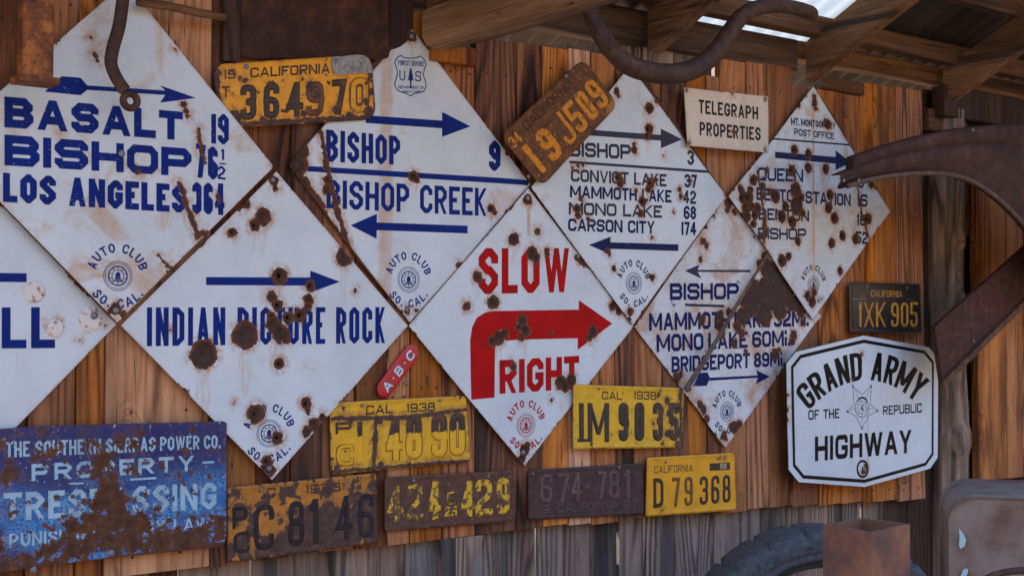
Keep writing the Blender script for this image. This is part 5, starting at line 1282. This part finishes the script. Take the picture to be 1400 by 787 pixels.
dth = .016; V = [tuple(q) for q in cp] + [(q.x, q.y + dth, q.z) for q in cp]; n = 6
F = [list(range(n)), list(range(n, 2 * n))[::-1]] + [[i, n + i, n + (i + 1) % n, (i + 1) % n] for i in range(n)]
mk('web', V, F, M_chan, ch)
e0, e1 = P(1290, 530, of + .012) - o0, P(1460, 361, of + .012) - o0; up_ = Vector((0, 0, .022))
V = [e0, e1, e1 + up_, e0 + up_]; V = [tuple(q) for q in V] + [(q.x, q.y + .011, q.z) for q in V]
mk('lower_flange', V, [[0, 1, 2, 3], [7, 6, 5, 4], [0, 4, 5, 1], [1, 5, 6, 2], [2, 6, 7, 3], [3, 7, 4, 0]], rusty_metal('flange_rust', (.05, .028, .02), (.13, .065, .035), (.22, .11, .06), 40), ch)
copy_part(SCREW, ch, P(1331, 466, of + .002) - o0)

# tyre leaning on the wall
M_rub, nt, b_ = material('dusty_rubber'); co = objco(nt)
nt.put(b_.inputs['Base Color'], nt.mix(nt.ss(nt.noise(co, 90, 5, .7), .25, .8), (.040, .045, .052), (.11, .12, .135))); b_.inputs['Roughness'].default_value = .75
nt.put(b_.inputs['Normal'], nt.bump(nt.noise(co, 120, 4), .5, .001))
tc = PZ(1116, 893, 3.45)
ty = empty('car_tyre', 'old dusty black tyre standing against the wall behind the square post', 'tyre', (tc.x, tc.y, 0))
ty.rotation_euler = (0, 0, R(-27)); ty.scale = (1.04,) * 3
RO, RI, HWd = .362, .262, .075; prof_ = []
for (rr, yy) in ((RI, -.045), (RI + .02, -.058), (.283, -.066), (.288, -.073), (.296, -.070), (.305, -.070), (.309, -.075), (.316, -.072), (.325, -.076), (.348, -.066), (.358, -.052), (.361, -.03), (.362, 0), (.361, .03), (.358, .052), (.348, .066), (.325, .074), (.30, .070), (RI + .02, .058), (RI, .045)): prof_.append((rr, yy))
V = []; F = []; SG = 264
for i in range(SG):
    a = i * 2 * math.pi / SG
    for q, (rr, yy) in enumerate(prof_):
        cut = .011 if (i % 12 < 1 and (q in (8, 9, 10, 11, 13, 14, 15, 16))) else (.004 if q in (11, 13) else 0)
        V.append(((rr - cut) * math.cos(a), yy, (rr - cut) * math.sin(a) + .365))
m_ = len(prof_)
for i in range(SG):
    j = (i + 1) % SG
    for q in range(m_ - 1): F.append([i * m_ + q, j * m_ + q, j * m_ + q + 1, i * m_ + q + 1][::-1])
mk('tyre_carcass', V, F, M_rub, ty, smooth=True)
# square tube post in the foreground
bl = PZ(1125, 722, 2.05); md = PZ(1191, 727, 1.98); rg = PZ(1244, 722, 2.06)
def hollow(A, Bc, Cc, zt, th):
    Dc = A + Cc - Bc; out = [A, Bc, Cc, Dc]; cen = (A + Cc) / 2; inn = [p + (cen - p).normalized() * th * 1.41 for p in out]
    V = [(p.x, p.y, 0) for p in out] + [(p.x, p.y, zt) for p in out] + [(p.x, p.y, zt) for p in inn] + [(p.x, p.y, zt - .35) for p in inn]
    F = []
    for i in range(4):
        j = (i + 1) % 4; F += [[i, j, 4 + j, 4 + i], [4 + i, 4 + j, 8 + j, 8 + i], [8 + i, 8 + j, 12 + j, 12 + i]]
    F += [[12, 13, 14, 15]]
    return V, F, cen
zt = md.z; V, F, cen = hollow(Vector((bl.x, bl.y, 0)), Vector((md.x, md.y, 0)), Vector((rg.x, rg.y, 0)), zt, .006)
sq = empty('steel_tube_post', 'blurred rusty open-topped square steel post in the foreground', 'post', (cen.x, cen.y, 0))
def tubepaint(nt, co, c):
    return nt.mix(nt.ss(nt.noise(co, 9, 4), .42, .62), c, nt.mix(nt.noise(co, 40, 4), (.36, .15, .065), (.10, .06, .06)))
ms = rusty_metal('post_rust', (.07, .045, .045), (.13, .068, .05), (.28, .12, .06), 25, .7, paint=tubepaint)
mk('tube', [(v[0] - cen.x, v[1] - cen.y, v[2]) for v in V], F, ms, sq)
# rusty tank / cowl, bottom right
a = PZ(1294, 700, 2.75); zt = PZ(1340, 674, 2.75).z
tk = empty('steel_tank', 'dull mauve-grey rusty steel tank with chipped pale blue paint, bottom right', 'tank', (a.x + .2, a.y - .02, 0)); W2 = .42; Dp = .30
def tankpaint(nt, co, c):
    c = nt.mix(nt.ss(nt.noise(co, 7, 4), .35, .6), nt.mix(nt.noise(co, 60, 4), (.16, .075, .065), (.11, .05, .045)), nt.mix(nt.noise(co, 120, 3), (.27, .225, .185), (.20, .16, .135)))
    return c
mt_ = rusty_metal('faded_tank_paint', paint=tankpaint, rough=.5)
V = []; F = []; rc = .055; prof_ = []
ol = []
for (qx, qz, a0) in ((W2 / 2 - rc, zt - rc, 0), (-W2 / 2 + rc, zt - rc, 1)):
    for i in range(9): an = (a0 + i / 8) * math.pi / 2; ol.append((qx + rc * math.cos(an), qz + rc * math.sin(an)))
ol += [(-W2 / 2, .5), (-W2 / 2, .06), (W2 / 2, .06), (W2 / 2, .5)]
cz = zt / 2; layers = [(.0, -Dp / 2 + .0, .93), (.0, -Dp / 2 - .006, .97), (0, -Dp / 2 + .012, 1.0), (0, Dp / 2 - .012, 1.0), (0, Dp / 2, .97)]
n = len(ol)
for (_, yy, s_) in layers:
    for (x, z) in ol: V.append((x * (1 - (1 - s_) * .6), yy, zt / 2 + (z - zt / 2) * (1 - (1 - s_) * .35)))
for L_ in range(len(layers) - 1):
    for i in range(n): j = (i + 1) % n; F.append([L_ * n + i, L_ * n + j, (L_ + 1) * n + j, (L_ + 1) * n + i])
F += [list(range(n))[::-1], [(len(layers) - 1) * n + i for i in range(n)]]
tb = mk('tank_shell', V, F, mt_, tk); ta = -R(53); tk.rotation_euler = (0, 0, ta)
tk.location = (a.x + math.cos(ta) * W2 / 2 - math.sin(ta) * Dp / 2, a.y + math.sin(ta) * W2 / 2 + math.cos(ta) * Dp / 2, 0)
mpb, nt, b_ = material('pale_blue_chip'); b_.inputs['Base Color'].default_value = (.36, .55, .60, 1); b_.inputs['Roughness'].default_value = .4
bpy.context.view_layer.update()
Mi = tk.matrix_world.inverted()
def on_tank(px, py):
    d = (PZ(px, py, 1) - CAM); o = Mi @ CAM; dd = Mi.to_3x3() @ d; t = (-Dp / 2 - .009 - o.y) / dd.y; return o + dd * t
for pl in ([(1311, 722), (1316, 727), (1321, 737), (1319, 746), (1313, 750), (1311, 744), (1312, 734)], [(1313, 787), (1317, 778), (1322, 776), (1324, 780), (1321, 787), (1317, 796), (1312, 795)]):
    V = [on_tank(*q) for q in pl]; mk('paint_chip', V, [list(range(len(V)))[::-1]], mpb, tk)
hb_ = empty('cowl_hoop', 'dark curved hoop edge at the bottom right corner in front of the tank', 'hoop', PZ(1380, 785, 2.2)); o0 = hb_.location.copy()
pp = bez([PZ(x, y, 2.2) - o0 for x, y in ((1340, 800), (1352, 789), (1372, 782), (1400, 779), (1430, 781))]); V, F = tube(pp, .006, 8); mk('hoop', V, F, M_iron, hb_, smooth=True)
q0, q1 = P(1386, 679, .12), P(1406, 652, .12)
rd = empty('thin_rod', 'thin grey rod leaning behind the tank at the right edge', 'rod', q0); V, F = tube([Vector((0, 0, 0)), q1 - q0], .004, 6); mk('rod', V, F, M_steel, rd)
